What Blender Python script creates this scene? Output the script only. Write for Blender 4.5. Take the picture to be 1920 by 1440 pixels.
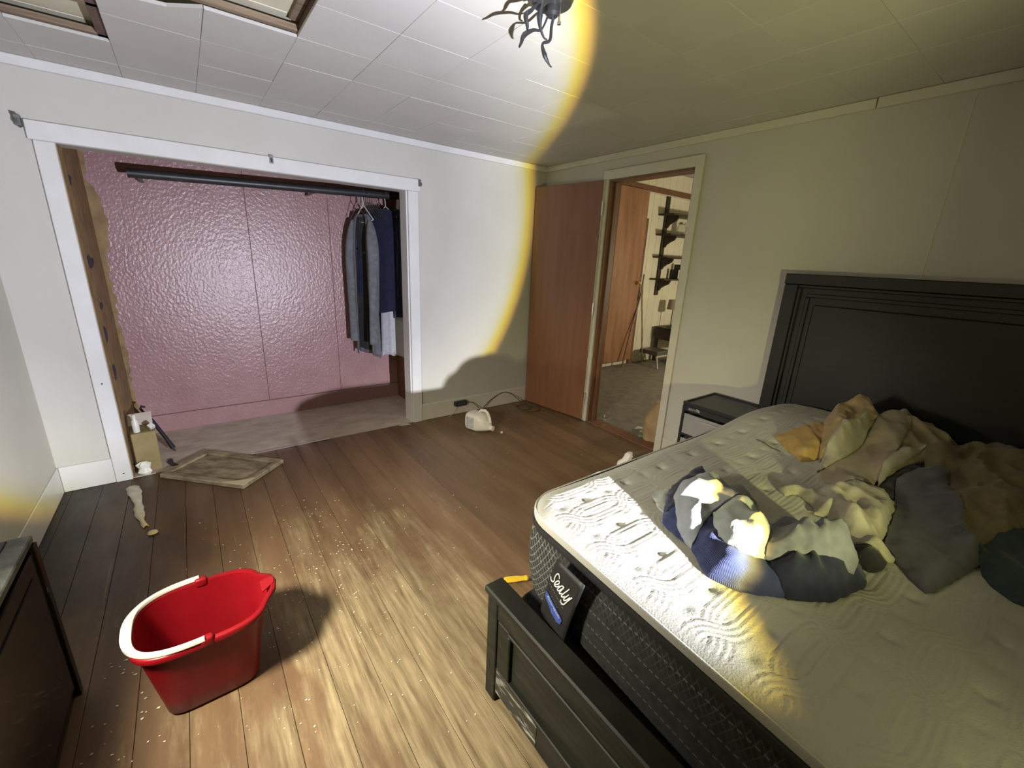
import bpy, bmesh, math, random
import numpy as np
from mathutils import Vector, Matrix, noise
from mathutils.geometry import delaunay_2d_cdt

S = bpy.context.scene
for o in list(bpy.data.objects):
    bpy.data.objects.remove(o, do_unlink=True)
COL = S.collection
PI = math.pi

# ------------------------------------------------------------------ camera, world, light, exposure
cam_d = bpy.data.cameras.new('camera'); cam = bpy.data.objects.new('camera', cam_d); COL.objects.link(cam)
R_ = (0.803498, -0.593795, 0.042398); F_ = (0.579659, 0.764168, -0.282919); U_ = (0.135596, 0.251902, 0.958206)
cam.matrix_world = Matrix(((R_[0], U_[0], -F_[0], -2.77146), (R_[1], U_[1], -F_[1], -3.26752),
                           (R_[2], U_[2], -F_[2], 1.40573), (0, 0, 0, 1)))
cam_d.sensor_width = 36.0; cam_d.lens = 797.18/1920*36; cam_d.clip_start = 0.02; cam_d.clip_end = 60
S.camera = cam
S.view_settings.view_transform = 'Standard'; S.view_settings.look = 'None'
S.view_settings.gamma = 1.0; S.view_settings.use_curve_mapping = False
S.view_settings.exposure = 0.0

w = bpy.data.worlds.new('night'); S.world = w; w.use_nodes = True
w.node_tree.nodes['Background'].inputs[0].default_value = (0.55, 0.62, 0.75, 1)
w.node_tree.nodes['Background'].inputs[1].default_value = 0.02

TORCH = Vector((-2.01, -3.75, 0.92)); AXIS = Vector((-0.0823, 0.9795, 0.1840)).normalized()
def torch():
    """flashlight held at the foot of the bed: hard-edged hot beam with a yellow rim, then a wide dim spill"""
    d = bpy.data.lights.new('torch_beam', 'POINT'); d.energy = 850; d.shadow_soft_size = 0.012
    o = bpy.data.objects.new('torch_beam', d); COL.objects.link(o)
    q = AXIS.to_track_quat('-Z', 'Y'); o.matrix_world = Matrix.Translation(TORCH) @ q.to_matrix().to_4x4()
    d.use_nodes = True; nt = d.node_tree; N = nt.nodes; K = nt.links
    em = N.get('Emission')
    tc = N.new('ShaderNodeTexCoord'); sp = N.new('ShaderNodeSeparateXYZ'); K.new(tc.outputs['Normal'], sp.inputs[0])
    ng = N.new('ShaderNodeMath'); ng.operation = 'MULTIPLY'; ng.inputs[1].default_value = -1; K.new(sp.outputs['Z'], ng.inputs[0])
    ac = N.new('ShaderNodeMath'); ac.operation = 'ARCCOSINE'; K.new(ng.outputs[0], ac.inputs[0])
    dv = N.new('ShaderNodeMath'); dv.operation = 'DIVIDE'; dv.inputs[1].default_value = 1.6; K.new(ac.outputs[0], dv.inputs[0])
    rp = N.new('ShaderNodeValToRGB'); K.new(dv.outputs[0], rp.inputs[0])
    sp_ = (0.072, 0.071, 0.032)
    st = [(0.0, (0.50, 0.52, 0.62)), (0.21, (0.52, 0.54, 0.645)), (0.25, (0.68, 0.70, 0.81)), (0.305, (0.96, 0.98, 1.0)), (0.3170, (0.97, 0.96, 0.76)),
          (0.3270, (1.0, 0.82, 0.10)), (0.3345, (0.70, 0.42, 0.09)), (0.3405, sp_), (0.44, (0.080, 0.079, 0.036)), (0.52, (0.085, 0.084, 0.0375)), (0.59, (0.078, 0.077, 0.034)), (0.67, (0.034, 0.0335, 0.015)), (0.74, (0.008, 0.0078, 0.0035)), (0.80, (0.007, 0.0068, 0.0032)), (1.0, (0.0, 0.0, 0.0))]
    cr = rp.color_ramp
    while len(cr.elements) > 1: cr.elements.remove(cr.elements[-1])
    cr.elements[0].position = st[0][0]; cr.elements[0].color = (*st[0][1], 1)
    for p, c in st[1:]:
        e = cr.elements.new(p); e.color = (*c, 1)
    K.new(rp.outputs[0], em.inputs[0])
    # added beam dimming spares the mattress: weaker below about 11 degrees under the horizon
    upl = q.inverted() @ Vector((0, 0, 1)); dt = N.new('ShaderNodeVectorMath'); dt.operation = 'DOT_PRODUCT'; dt.inputs[1].default_value = upl; K.new(tc.outputs['Normal'], dt.inputs[0])
    mr = N.new('ShaderNodeMapRange'); mr.interpolation_type = 'SMOOTHSTEP'; K.new(dt.outputs['Value'], mr.inputs[0])
    mr.inputs[1].default_value = -0.34; mr.inputs[2].default_value = -0.14; mr.inputs[3].default_value = 0.05; mr.inputs[4].default_value = 1.0
    K.new(mr.outputs[0], em.inputs[1])
torch()

def area(name, loc, d, sx, sy, watts, col):
    l = bpy.data.lights.new(name, 'AREA'); l.shape = 'RECTANGLE'; l.size = sx; l.size_y = sy; l.energy = watts; l.color = col
    o = bpy.data.objects.new(name, l); COL.objects.link(o)
    o.location = loc; o.rotation_euler = Vector(d).to_track_quat('-Z', 'Y').to_euler()
    return o
sl = bpy.data.lights.new('dresser_torch', 'SPOT'); sl.energy = 270; sl.color = (1.0, 0.92, 0.74); sl.shadow_soft_size = 0.10; sl.spot_size = math.radians(92); sl.spot_blend = 1.0
so = bpy.data.objects.new('dresser_torch', sl); COL.objects.link(so); so.location = (-3.38, -2.20, 1.25)
so.rotation_euler = (Vector((-1.95, -1.85, 0.0))-so.location).to_track_quat('-Z', 'Y').to_euler()
hl = bpy.data.lights.new('hall_fill', 'POINT'); hl.energy = 105; hl.color = (1.0, 0.90, 0.66); hl.shadow_soft_size = 0.09  # added soft light, out of view, to brighten the hall
ho = bpy.data.objects.new('hall_fill', hl); COL.objects.link(ho); ho.location = (2.75, -1.75, 1.25)

# ------------------------------------------------------------------ helpers
def tag(o, label=None, cat=None, group=None, kind=None):
    if label: o['label'] = label
    if cat: o['category'] = cat
    if group: o['group'] = group
    if kind: o['kind'] = kind
    return o

def thing(name, loc, label, cat, group=None, rz=0.0):
    o = bpy.data.objects.new(name, None); COL.objects.link(o)
    o.location = loc; o.rotation_euler = (0, 0, rz); o.empty_display_size = 0.05
    return tag(o, label, cat, group)

def link(name, me, m=None, parent=None, local=False):
    o = bpy.data.objects.new(name, me); COL.objects.link(o)
    if m is not None and not me.materials: me.materials.append(m)
    if parent is not None:
        o.parent = parent
        if not local:      # geometry was given in world coordinates
            mw = Matrix.Identity(4); p = parent
            while p is not None:
                mw = (Matrix.Translation(p.location) @ p.rotation_euler.to_matrix().to_4x4()) @ mw; p = p.parent
            me.transform(mw.inverted())
    return o

class MB:
    """collects shapes into one bmesh"""
    def __init__(s): s.bm = bmesh.new()
    def box(s, c, d, rot=None, bev=0.0, seg=1):
        m = Matrix.Translation(c) @ ((rot if rot is not None else Matrix.Identity(3)).to_4x4()) @ Matrix.Diagonal((*d, 1))
        r = bmesh.ops.create_cube(s.bm, size=1, matrix=m)
        if bev > 0:
            es = list({e for v in r['verts'] for e in v.link_edges})
            bmesh.ops.bevel(s.bm, geom=es, offset=bev, segments=seg, profile=0.5, affect='EDGES')
        return s
    def b2(s, a, b, bev=0.0, seg=1):
        return s.box([(a[i]+b[i])/2 for i in range(3)], [abs(b[i]-a[i]) for i in range(3)], None, bev, seg)
    def tube(s, pts, r, n=8, cap=True):
        pts = [Vector(p) for p in pts]; k = len(pts)
        rs = r if isinstance(r, (list, tuple)) else [r]*k
        rings = []; up = None
        for i, p in enumerate(pts):
            t = (pts[min(i+1, k-1)]-pts[max(i-1, 0)]).normalized()
            if up is None:
                up = Vector((0, 0, 1)) if abs(t.z) < .9 else Vector((1, 0, 0))
            x = t.cross(up)
            if x.length < 1e-5: x = t.cross(Vector((0, 1, 0)))
            x.normalize(); y = x.cross(t).normalized(); up = y
            rings.append([s.bm.verts.new(p+(x*math.cos(a)+y*math.sin(a))*rs[i]) for a in [2*PI*j/n for j in range(n)]])
        for A, B in zip(rings, rings[1:]):
            for j in range(n): s.bm.faces.new((A[j], A[(j+1) % n], B[(j+1) % n], B[j]))
        if cap:
            s.bm.faces.new(rings[0]); s.bm.faces.new(rings[-1][::-1])
        return s
    def loft(s, rings, closed=True, cap0=False, cap1=False):
        R = [[s.bm.verts.new(p) for p in ring] for ring in rings]
        n = len(R[0])
        for A, B in zip(R, R[1:]):
            for j in range(n if closed else n-1):
                s.bm.faces.new((A[j], A[(j+1) % n], B[(j+1) % n], B[j]))
        if cap0: s.bm.faces.new(R[0][::-1])
        if cap1: s.bm.faces.new(R[-1])
        return s
    def prism(s, poly, z0, z1):
        a = [s.bm.verts.new((p[0], p[1], z0)) for p in poly]; b = [s.bm.verts.new((p[0], p[1], z1)) for p in poly]
        n = len(poly)
        s.bm.faces.new(a[::-1]); s.bm.faces.new(b)
        for i in range(n): s.bm.faces.new((a[i], a[(i+1) % n], b[(i+1) % n], b[i]))
        return s
    def poly(s, pts, nrm, t):
        """flat plate: 3-D outline extruded along nrm by t"""
        nrm = Vector(nrm)*t
        a = [s.bm.verts.new(Vector(p)) for p in pts]; b = [s.bm.verts.new(Vector(p)+nrm) for p in pts]; n = len(pts)
        s.bm.faces.new(a[::-1]); s.bm.faces.new(b)
        for i in range(n): s.bm.faces.new((a[i], a[(i+1) % n], b[(i+1) % n], b[i]))
        return s
    def mesh(s, name, smooth=False, ang=40):
        bmesh.ops.recalc_face_normals(s.bm, faces=s.bm.faces)
        me = bpy.data.meshes.new(name); s.bm.to_mesh(me); s.bm.free()
        if smooth:
            for p in me.polygons: p.use_smooth = True
            try: me.set_sharp_from_angle(angle=math.radians(ang))
            except Exception: pass
        return me
    def build(s, name, m, parent=None, smooth=False, local=False, ang=40):
        return link(name, s.mesh(name, smooth, ang), m, parent, local)

def struct(o): o['kind'] = 'structure'; return o
def rotz(a): return Matrix.Rotation(a, 3, 'Z')

# ------------------------------------------------------------------ materials
def mat(name, col, rough=0.6, col2=None, scale=(8, 8, 8), detail=4, lo=0.35, hi=0.65, bump=0.0, bscale=None, bdist=0.002,
        metal=0.0, spec=0.5, coords='Object', rvar=0.0, trans=0.0, coat=0.0, sheen=0.0, rand=0.0, alpha=1.0):
    m = bpy.data.materials.new(name); m.use_nodes = True; nt = m.node_tree; N = nt.nodes; K = nt.links
    b = N['Principled BSDF']
    b.inputs['Base Color'].default_value = (*col, 1); b.inputs['Roughness'].default_value = rough
    b.inputs['Metallic'].default_value = metal; b.inputs['Specular IOR Level'].default_value = spec
    b.inputs['Transmission Weight'].default_value = trans; b.inputs['Coat Weight'].default_value = coat
    b.inputs['Sheen Weight'].default_value = sheen; b.inputs['Alpha'].default_value = alpha
    if coords == 'World':
        g = N.new('ShaderNodeNewGeometry'); src = g.outputs['Position']
    else:
        g = N.new('ShaderNodeTexCoord'); src = g.outputs[coords]
    if rand > 0:
        oi = N.new('ShaderNodeObjectInfo'); mu = N.new('ShaderNodeVectorMath'); mu.operation = 'MULTIPLY_ADD'
        sc = N.new('ShaderNodeMath'); sc.operation = 'MULTIPLY'; sc.inputs[1].default_value = 37.0; K.new(oi.outputs['Random'], sc.inputs[0])
        ad = N.new('ShaderNodeVectorMath'); ad.operation = 'ADD'; K.new(src, ad.inputs[0]); K.new(sc.outputs[0], ad.inputs[1]); src = ad.outputs[0]
    mp = N.new('ShaderNodeMapping'); K.new(src, mp.inputs[0]); mp.inputs['Scale'].default_value = scale
    nz = N.new('ShaderNodeTexNoise'); nz.inputs['Scale'].default_value = 1.0; nz.inputs['Detail'].default_value = detail; nz.inputs['Roughness'].default_value = 0.6
    K.new(mp.outputs[0], nz.inputs['Vector'])
    m['_noise'] = nz.name; m['_src'] = mp.name
    if col2 is not None:
        r = N.new('ShaderNodeValToRGB'); r.color_ramp.elements[0].position = lo; r.color_ramp.elements[1].position = hi
        r.color_ramp.elements[0].color = (*col, 1); r.color_ramp.elements[1].color = (*col2, 1)
        K.new(nz.outputs['Fac'], r.inputs[0])
        out = r.outputs[0]
        if rand > 0:
            hv = N.new('ShaderNodeHueSaturation'); mr = N.new('ShaderNodeMapRange'); mr.inputs['To Min'].default_value = 1-rand; mr.inputs['To Max'].default_value = 1+rand
            K.new(oi.outputs['Random'], mr.inputs[0]); K.new(mr.outputs[0], hv.inputs['Value']); K.new(out, hv.inputs['Color']); out = hv.outputs[0]
        K.new(out, b.inputs['Base Color'])
    if rvar > 0:
        mr = N.new('ShaderNodeMapRange'); mr.inputs['To Min'].default_value = max(0.02, rough-rvar); mr.inputs['To Max'].default_value = rough+rvar
        K.new(nz.outputs['Fac'], mr.inputs[0]); K.new(mr.outputs[0], b.inputs['Roughness'])
    if bump > 0:
        n2 = nz
        if bscale is not None:
            m2 = N.new('ShaderNodeMapping'); K.new(src, m2.inputs[0]); m2.inputs['Scale'].default_value = bscale if isinstance(bscale, tuple) else (bscale,)*3
            n2 = N.new('ShaderNodeTexNoise'); n2.inputs['Scale'].default_value = 1.0; n2.inputs['Detail'].default_value = 3
            K.new(m2.outputs[0], n2.inputs['Vector'])
        bp = N.new('ShaderNodeBump'); bp.inputs['Strength'].default_value = bump; bp.inputs['Distance'].default_value = bdist
        K.new(n2.outputs['Fac'], bp.inputs['Height']); K.new(bp.outputs[0], b.inputs['Normal'])
    return m

M = {}
M['wall'] = mat('wall_paint', (0.475, 0.458, 0.405), 0.55, (0.505, 0.488, 0.437), (2, 2, 2), bump=0.12, bscale=160, bdist=0.001, coords='World')
M['trim'] = mat('white_gloss_trim', (0.60, 0.592, 0.57), 0.35, (0.645, 0.637, 0.622), (6, 6, 6), bump=0.08, bscale=60, coords='World')
M['trim_old'] = mat('cream_trim_paint', (0.54, 0.512, 0.424), 0.4, (0.585, 0.563, 0.483), (6, 6, 6), bump=0.08, bscale=60, coords='World')
M['tile'] = mat('ceiling_tile_paint', (0.475, 0.461, 0.424), 0.75, (0.505, 0.49, 0.452), (3, 3, 3), bump=0.10, bscale=220, bdist=0.001, coords='World', rand=0.006)
M['old_ceiling'] = mat('old_beige_ceiling', (0.54, 0.49, 0.34), 0.8, (0.64, 0.60, 0.46), (5, 5, 5), bump=0.1, coords='World')
M['furring'] = mat('raw_furring_wood', (0.13, 0.09, 0.06), 0.8, (0.26, 0.19, 0.12), (3, 60, 60), coords='World', bump=0.2)
M['joist'] = mat('dark_joist_wood', (0.085, 0.05, 0.042), 0.75, (0.15, 0.09, 0.07), (40, 3, 40), coords='World', bump=0.2)
M['pinkwall'] = mat('pink_gloss_paint', (0.33, 0.186, 0.18), 0.29, (0.37, 0.22, 0.21), (4, 4, 4), bump=0.75, bscale=(62, 62, 48), bdist=0.0045, coords='World', rvar=0.05)
M['closet_floor'] = mat('closet_board_floor', (0.46, 0.395, 0.33), 0.8, (0.62, 0.54, 0.455), (6, 10, 6), bump=0.2, bscale=120, coords='World')
M['black_paint'] = mat('black_satin_wood', (0.0055, 0.006, 0.005), 0.40, (0.010, 0.011, 0.0085), (5, 5, 40), bump=0.12, bscale=(6, 6, 120), coords='World')
M['foot_paint'] = mat('worn_black_wood', (0.008, 0.0085, 0.006), 0.55, (0.022, 0.023, 0.016), (7, 5, 30), bump=0.2, bscale=(8, 8, 150), coords='World', lo=.4, hi=.75, spec=.28)
M['scuff'] = mat('scuffed_black_wood', (0.02, 0.02, 0.016), 0.5, (0.36, 0.35, 0.30), (90, 14, 60), detail=8, lo=.50, hi=.68, coords='World', bump=.3)
M['dresser'] = mat('glossy_black_lacquer', (0.007, 0.0065, 0.0065), 0.10, (0.011, 0.010, 0.010), (9, 9, 9), coords='World', bump=0.05, bscale=8, spec=.25)
M['dresser_top'] = mat('greyish_black_top', (0.022, 0.024, 0.022), 0.4, (0.075, 0.08, 0.072), (20, 20, 20), coords='World', detail=8)  # black with paler grey mottling
M['door'] = mat('brown_veneer_door', (0.185, 0.078, 0.037), 0.42, (0.22, 0.098, 0.048), (16, 16, 1.6), coords='World', bump=0.05, rvar=.06)
M['jamb'] = mat('dark_stained_jamb', (0.12, 0.052, 0.026), 0.45, (0.20, 0.095, 0.05), (40, 40, 3), coords='World', bump=0.1)
M['halldoor'] = mat('orange_veneer_door', (0.25, 0.115, 0.060), 0.33, (0.34, 0.175, 0.098), (14, 14, 1.6), coords='World', bump=0.05, rvar=.08)
M['brass'] = mat('brass', (0.62, 0.46, 0.22), 0.3, metal=1.0)
M['steel'] = mat('steel', (0.55, 0.54, 0.52), 0.35, metal=1.0)
M['grey_metal'] = mat('grey_metal', (0.20, 0.20, 0.19), 0.45, metal=0.8)
M['black_metal'] = mat('black_metal', (0.028, 0.028, 0.03), 0.4, (0.045, 0.045, 0.045), (20, 20, 20), metal=0.2)
M['carpet'] = mat('hall_carpet', (0.145, 0.125, 0.10), 0.95, (0.20, 0.175, 0.14), (10, 10, 10), bump=0.5, bscale=300, coords='World')
M['hallwall'] = mat('hall_panel_paint', (0.62, 0.58, 0.44), 0.6, (0.68, 0.64, 0.50), (3, 3, 3), coords='World', bump=.1, bscale=80)
M['hall_ceiling'] = mat('hall_plaster', (0.30, 0.27, 0.21), 0.9, (0.50, 0.45, 0.36), (9, 9, 9), coords='World', bump=.5, bscale=60)
M['dark_wood'] = mat('dark_shelf_wood', (0.026, 0.016, 0.010), 0.5, (0.045, 0.028, 0.018), (6, 40, 40), coords='World')
M['red'] = mat('red_bucket_plastic', (0.185, 0.004, 0.008), 0.33, (0.215, 0.006, 0.010), (5, 5, 5), bump=0.05, bscale=40, rvar=.05, spec=.3)
M['white_plastic'] = mat('white_plastic', (0.56, 0.545, 0.485), 0.4, (0.62, 0.605, 0.545), (10, 10, 10), bump=.05)
M['hdpe'] = mat('milky_jug_plastic', (0.66, 0.63, 0.53), 0.42, (0.74, 0.71, 0.62), (14, 14, 14), bump=.1, bscale=30)
M['label_grey'] = mat('faded_label', (0.40, 0.40, 0.40), 0.5, (0.55, 0.55, 0.54), (40, 40, 40))
M['black_plastic'] = mat('black_plastic', (0.016, 0.017, 0.021), 0.38, (0.022, 0.023, 0.028), (15, 15, 15), bump=.04)
M['clear_plastic'] = mat('cloudy_clear_plastic', (0.80, 0.81, 0.80), 0.28, (0.88, 0.88, 0.88), (20, 20, 20), trans=0.72, spec=.4)
M['yellow'] = mat('yellow_handle', (0.75, 0.48, 0.03), 0.35, (0.80, 0.54, 0.05), (10, 10, 10))
M['tissue'] = mat('crumpled_tissue', (0.72, 0.69, 0.62), 0.9, (0.80, 0.78, 0.71), (20, 20, 20), bump=.2)
M['paper'] = mat('torn_paper', (0.50, 0.46, 0.38), 0.9, (0.62, 0.58, 0.50), (30, 30, 30), bump=.3)
M['chip'] = mat('paint_chip', (0.66, 0.62, 0.50), 0.8, (0.80, 0.77, 0.66), (50, 50, 50))
M['bag'] = mat('brown_paper_bag', (0.30, 0.20, 0.10), 0.85, (0.40, 0.28, 0.15), (12, 12, 12), bump=.3, bscale=40)
M['green'] = mat('green_packet', (0.10, 0.16, 0.12), 0.5, (0.16, 0.24, 0.19), (30, 30, 30))
M['glass'] = mat('clear_glass', (0.9, 0.92, 0.9), 0.06, trans=1.0)
M['cord'] = mat('brown_black_cord', (0.05, 0.042, 0.03), 0.5, (0.07, 0.06, 0.045), (30, 30, 30))
M['osb'] = mat('raw_brown_board', (0.20, 0.125, 0.05), 0.75, (0.33, 0.22, 0.10), (14, 14, 9), detail=7, bump=.5, bscale=40, bdist=.004, coords='World')
M['hole'] = mat('dark_damp_patch', (0.02, 0.02, 0.028), 0.8, (0.055, 0.05, 0.06), (30, 30, 30), coords='World')
M['olive'] = mat('olive_cardboard', (0.20, 0.155, 0.055), 0.7, (0.25, 0.195, 0.08), (12, 12, 12), bump=.1)
M['panelwood'] = mat('old_grey_wood', (0.16, 0.125, 0.07), 0.6, (0.40, 0.335, 0.215), (7, 16, 12), detail=7, bump=.3, lo=.38, hi=.66)
M['panelpale'] = mat('pale_peeled_wood', (0.60, 0.49, 0.29), 0.6, (0.66, 0.56, 0.36), (20, 20, 20))
M['window'] = mat('window_pane', (0.9, 0.9, 0.9), 0.05, trans=1.0)

def fabric(name, c, c2=None, sc=26, bump=0.25, rib=None):
    c2 = c2 or tuple(min(1, v*1.25+.004) for v in c)
    m = mat(name, c, 0.9, c2, (sc,)*3, detail=6, bump=bump, bscale=420, bdist=.0012, spec=.2, sheen=.15)
    if rib:
        N = m.node_tree.nodes; K = m.node_tree.links
        g = N.new('ShaderNodeTexCoord'); wv = N.new('ShaderNodeTexWave'); wv.inputs['Scale'].default_value = rib; wv.inputs['Distortion'].default_value = 1.5
        mp = N.new('ShaderNodeMapping'); mp.inputs['Rotation'].default_value = (0, 0, 0.5); K.new(g.outputs['Object'], mp.inputs[0]); K.new(mp.outputs[0], wv.inputs[0])
        bp = N.new('ShaderNodeBump'); bp.inputs['Strength'].default_value = .5; bp.inputs['Distance'].default_value = .002
        K.new(wv.outputs[0], bp.inputs['Height']); K.new(bp.outputs[0], N['Principled BSDF'].inputs['Normal'])
    return m
F = {
 'blue': fabric('blue_corduroy', (0.034, 0.042, 0.115), (0.046, 0.056, 0.14), rib=110),
 'navy': fabric('navy_cloth', (0.011, 0.0125, 0.031), (0.017, 0.019, 0.042)),
 'lightgrey': fabric('pale_grey_denim', (0.25, 0.27, 0.31), (0.31, 0.33, 0.37)),
 'sage': fabric('pale_sage_cotton', (0.33, 0.36, 0.345), (0.39, 0.41, 0.395)),
 'greyd': fabric('grey_twill', (0.115, 0.118, 0.142), (0.155, 0.158, 0.185)),
 'black': fabric('black_cloth', (0.010, 0.010, 0.012), (0.018, 0.018, 0.02)),
 'cream': fabric('cream_cotton', (0.30, 0.275, 0.212), (0.36, 0.333, 0.268)),
 'mustard': fabric('mustard_cloth', (0.33, 0.20, 0.06), (0.40, 0.26, 0.09)),
 'tan': fabric('tan_blanket', (0.30, 0.215, 0.11), (0.38, 0.285, 0.16)),
 'taupe': fabric('taupe_cloth', (0.27, 0.225, 0.16), (0.31, 0.26, 0.19)),
 'olive': fabric('olive_brown_blanket', (0.23, 0.19, 0.115), (0.29, 0.24, 0.155)),
 'slate': fabric('slate_cloth', (0.072, 0.072, 0.088), (0.095, 0.095, 0.112)),
 'khaki': fabric('khaki_cloth', (0.125, 0.100, 0.056), (0.165, 0.132, 0.077)),
 'teal': fabric('dark_teal_cloth', (0.022, 0.034, 0.042), (0.035, 0.05, 0.058)),
 'shirtgrey': fabric('charcoal_grey_flannel', (0.115, 0.115, 0.125), (0.165, 0.165, 0.175)),
 'lining': fabric('dark_lining', (0.02, 0.02, 0.022), (0.03, 0.03, 0.032)),
 'offwhite': fabric('offwhite_shirt', (0.50, 0.50, 0.52), (0.60, 0.60, 0.62)),
 'bagwhite': fabric('white_bag', (0.6, 0.57, 0.48)),
}

# floor wood: brown varnish, worn to pale grey streaks towards the left front part of the room
def floor_mat():
    m = bpy.data.materials.new('worn_floor_boards'); m.use_nodes = True; nt = m.node_tree; N = nt.nodes; K = nt.links; b = N['Principled BSDF']
    g = N.new('ShaderNodeNewGeometry'); oi = N.new('ShaderNodeObjectInfo')
    def noise_(scale, detail=5, rough=.6, shift=0.0):
        mp = N.new('ShaderNodeMapping'); mp.inputs['Scale'].default_value = scale; mp.inputs['Location'].default_value = (shift, shift*.7, 0); K.new(g.outputs['Position'], mp.inputs[0])
        n = N.new('ShaderNodeTexNoise'); n.inputs['Scale'].default_value = 1; n.inputs['Detail'].default_value = detail; n.inputs['Roughness'].default_value = rough
        K.new(mp.outputs[0], n.inputs['Vector']); return n.outputs['Fac']
    def ramp(src, a, b_, ca=(0, 0, 0), cb=(1, 1, 1)):
        r = N.new('ShaderNodeValToRGB'); r.color_ramp.elements[0].position = a; r.color_ramp.elements[1].position = b_
        r.color_ramp.elements[0].color = (*ca, 1); r.color_ramp.elements[1].color = (*cb, 1); K.new(src, r.inputs[0]); return r.outputs[0]
    def mix(f, a, c, bl='MIX'):
        x = N.new('ShaderNodeMix'); x.data_type = 'RGBA'; x.blend_type = bl
        if isinstance(f, float): x.inputs[0].default_value = f
        else: K.new(f, x.inputs[0])
        for s_, v in ((6, a), (7, c)):
            if isinstance(v, tuple): x.inputs[s_].default_value = (*v, 1)
            else: K.new(v, x.inputs[s_])
        return x.outputs[2]
    def mth(op, a, c):
        x = N.new('ShaderNodeMath'); x.operation = op
        for s_, v in ((0, a), (1, c)):
            if isinstance(v, float): x.inputs[s_].default_value = v
            else: K.new(v, x.inputs[s_])
        return x.outputs[0]
    varn = ramp(noise_((9, 1.2, 1)), .3, .7, (0.120, 0.070, 0.036), (0.195, 0.120, 0.066))
    worn = ramp(noise_((46, 3.0, 1), 7, .65, 3.0), .3, .72, (0.110, 0.076, 0.038), (0.43, 0.34, 0.20))
    sp = N.new('ShaderNodeSeparateXYZ'); K.new(g.outputs['Position'], sp.inputs[0])
    # worn area: stronger to the left (-x) and the front (-y)
    zx = N.new('ShaderNodeMapRange'); K.new(sp.outputs['X'], zx.inputs[0]); zx.inputs[1].default_value = -1.45; zx.inputs[2].default_value = -2.20
    zy = N.new('ShaderNodeMapRange'); K.new(sp.outputs['Y'], zy.inputs[0]); zy.inputs[1].default_value = -0.30; zy.inputs[2].default_value = -2.1
    zl = N.new('ShaderNodeMapRange'); K.new(sp.outputs['X'], zl.inputs[0]); zl.inputs[1].default_value = -3.0; zl.inputs[2].default_value = -2.30; zl.inputs[3].default_value = .30
    zone = mth('MULTIPLY', mth('MULTIPLY', zx.outputs[0], zy.outputs[0]), zl.outputs[0])
    big = mth('ADD', mth('MULTIPLY', noise_((10, 1.5, 1), 7, .72, 9.0), .62), mth('MULTIPLY', noise_((3.4, 2.6, 1), 5, .65, 14.0), .38))
    k = mth('ADD', mth('MULTIPLY', zone, 1.15), mth('MULTIPLY', mth('SUBTRACT', big, 0.5), 3.6))
    f = ramp(k, .42, 1.12)
    # separate long scratches anywhere
    scr = ramp(noise_((70, 1.1, 1), 5, .6, 21.0), .64, .70)
    f2 = mth('MAXIMUM', f, mth('MULTIPLY', scr, mth('MULTIPLY', zx.outputs[0], .9)))
    col = mix(f2, varn, worn)
    hv = N.new('ShaderNodeHueSaturation'); mr = N.new('ShaderNodeMapRange'); mr.inputs[3].default_value = .84; mr.inputs[4].default_value = 1.16
    K.new(oi.outputs['Random'], mr.inputs[0]); K.new(mr.outputs[0], hv.inputs['Value']); K.new(col, hv.inputs['Color'])
    # painted shade on the floor by the left wall, beyond the bucket
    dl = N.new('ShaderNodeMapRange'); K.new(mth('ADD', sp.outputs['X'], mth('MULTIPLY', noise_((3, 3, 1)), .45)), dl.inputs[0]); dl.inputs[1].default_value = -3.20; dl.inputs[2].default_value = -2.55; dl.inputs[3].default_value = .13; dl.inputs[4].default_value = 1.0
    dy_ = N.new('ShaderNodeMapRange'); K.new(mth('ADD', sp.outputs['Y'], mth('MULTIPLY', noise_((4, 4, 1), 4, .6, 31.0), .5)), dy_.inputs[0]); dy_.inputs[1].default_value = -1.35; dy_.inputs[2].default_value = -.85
    inv = mth('SUBTRACT', 1.0, dl.outputs[0]); floor_shade = mth('SUBTRACT', 1.0, mth('MULTIPLY', inv, dy_.outputs[0]))
    cc = mix(1.0, hv.outputs[0], floor_shade, 'MULTIPLY')
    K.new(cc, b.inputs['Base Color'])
    rr = N.new('ShaderNodeMapRange'); K.new(noise_((22, 4, 1), 6, .6, 5.0), rr.inputs[0]); rr.inputs[3].default_value = .28; rr.inputs[4].default_value = .62
    K.new(rr.outputs[0], b.inputs['Roughness']); b.inputs['Specular IOR Level'].default_value = .4
    bp = N.new('ShaderNodeBump'); bp.inputs['Strength'].default_value = .35; bp.inputs['Distance'].default_value = .0025
    K.new(noise_((60, 5, 1), 6, .7, 3.0), bp.inputs['Height']); K.new(bp.outputs[0], b.inputs['Normal'])
    return m
M['floor'] = floor_mat()

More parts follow.
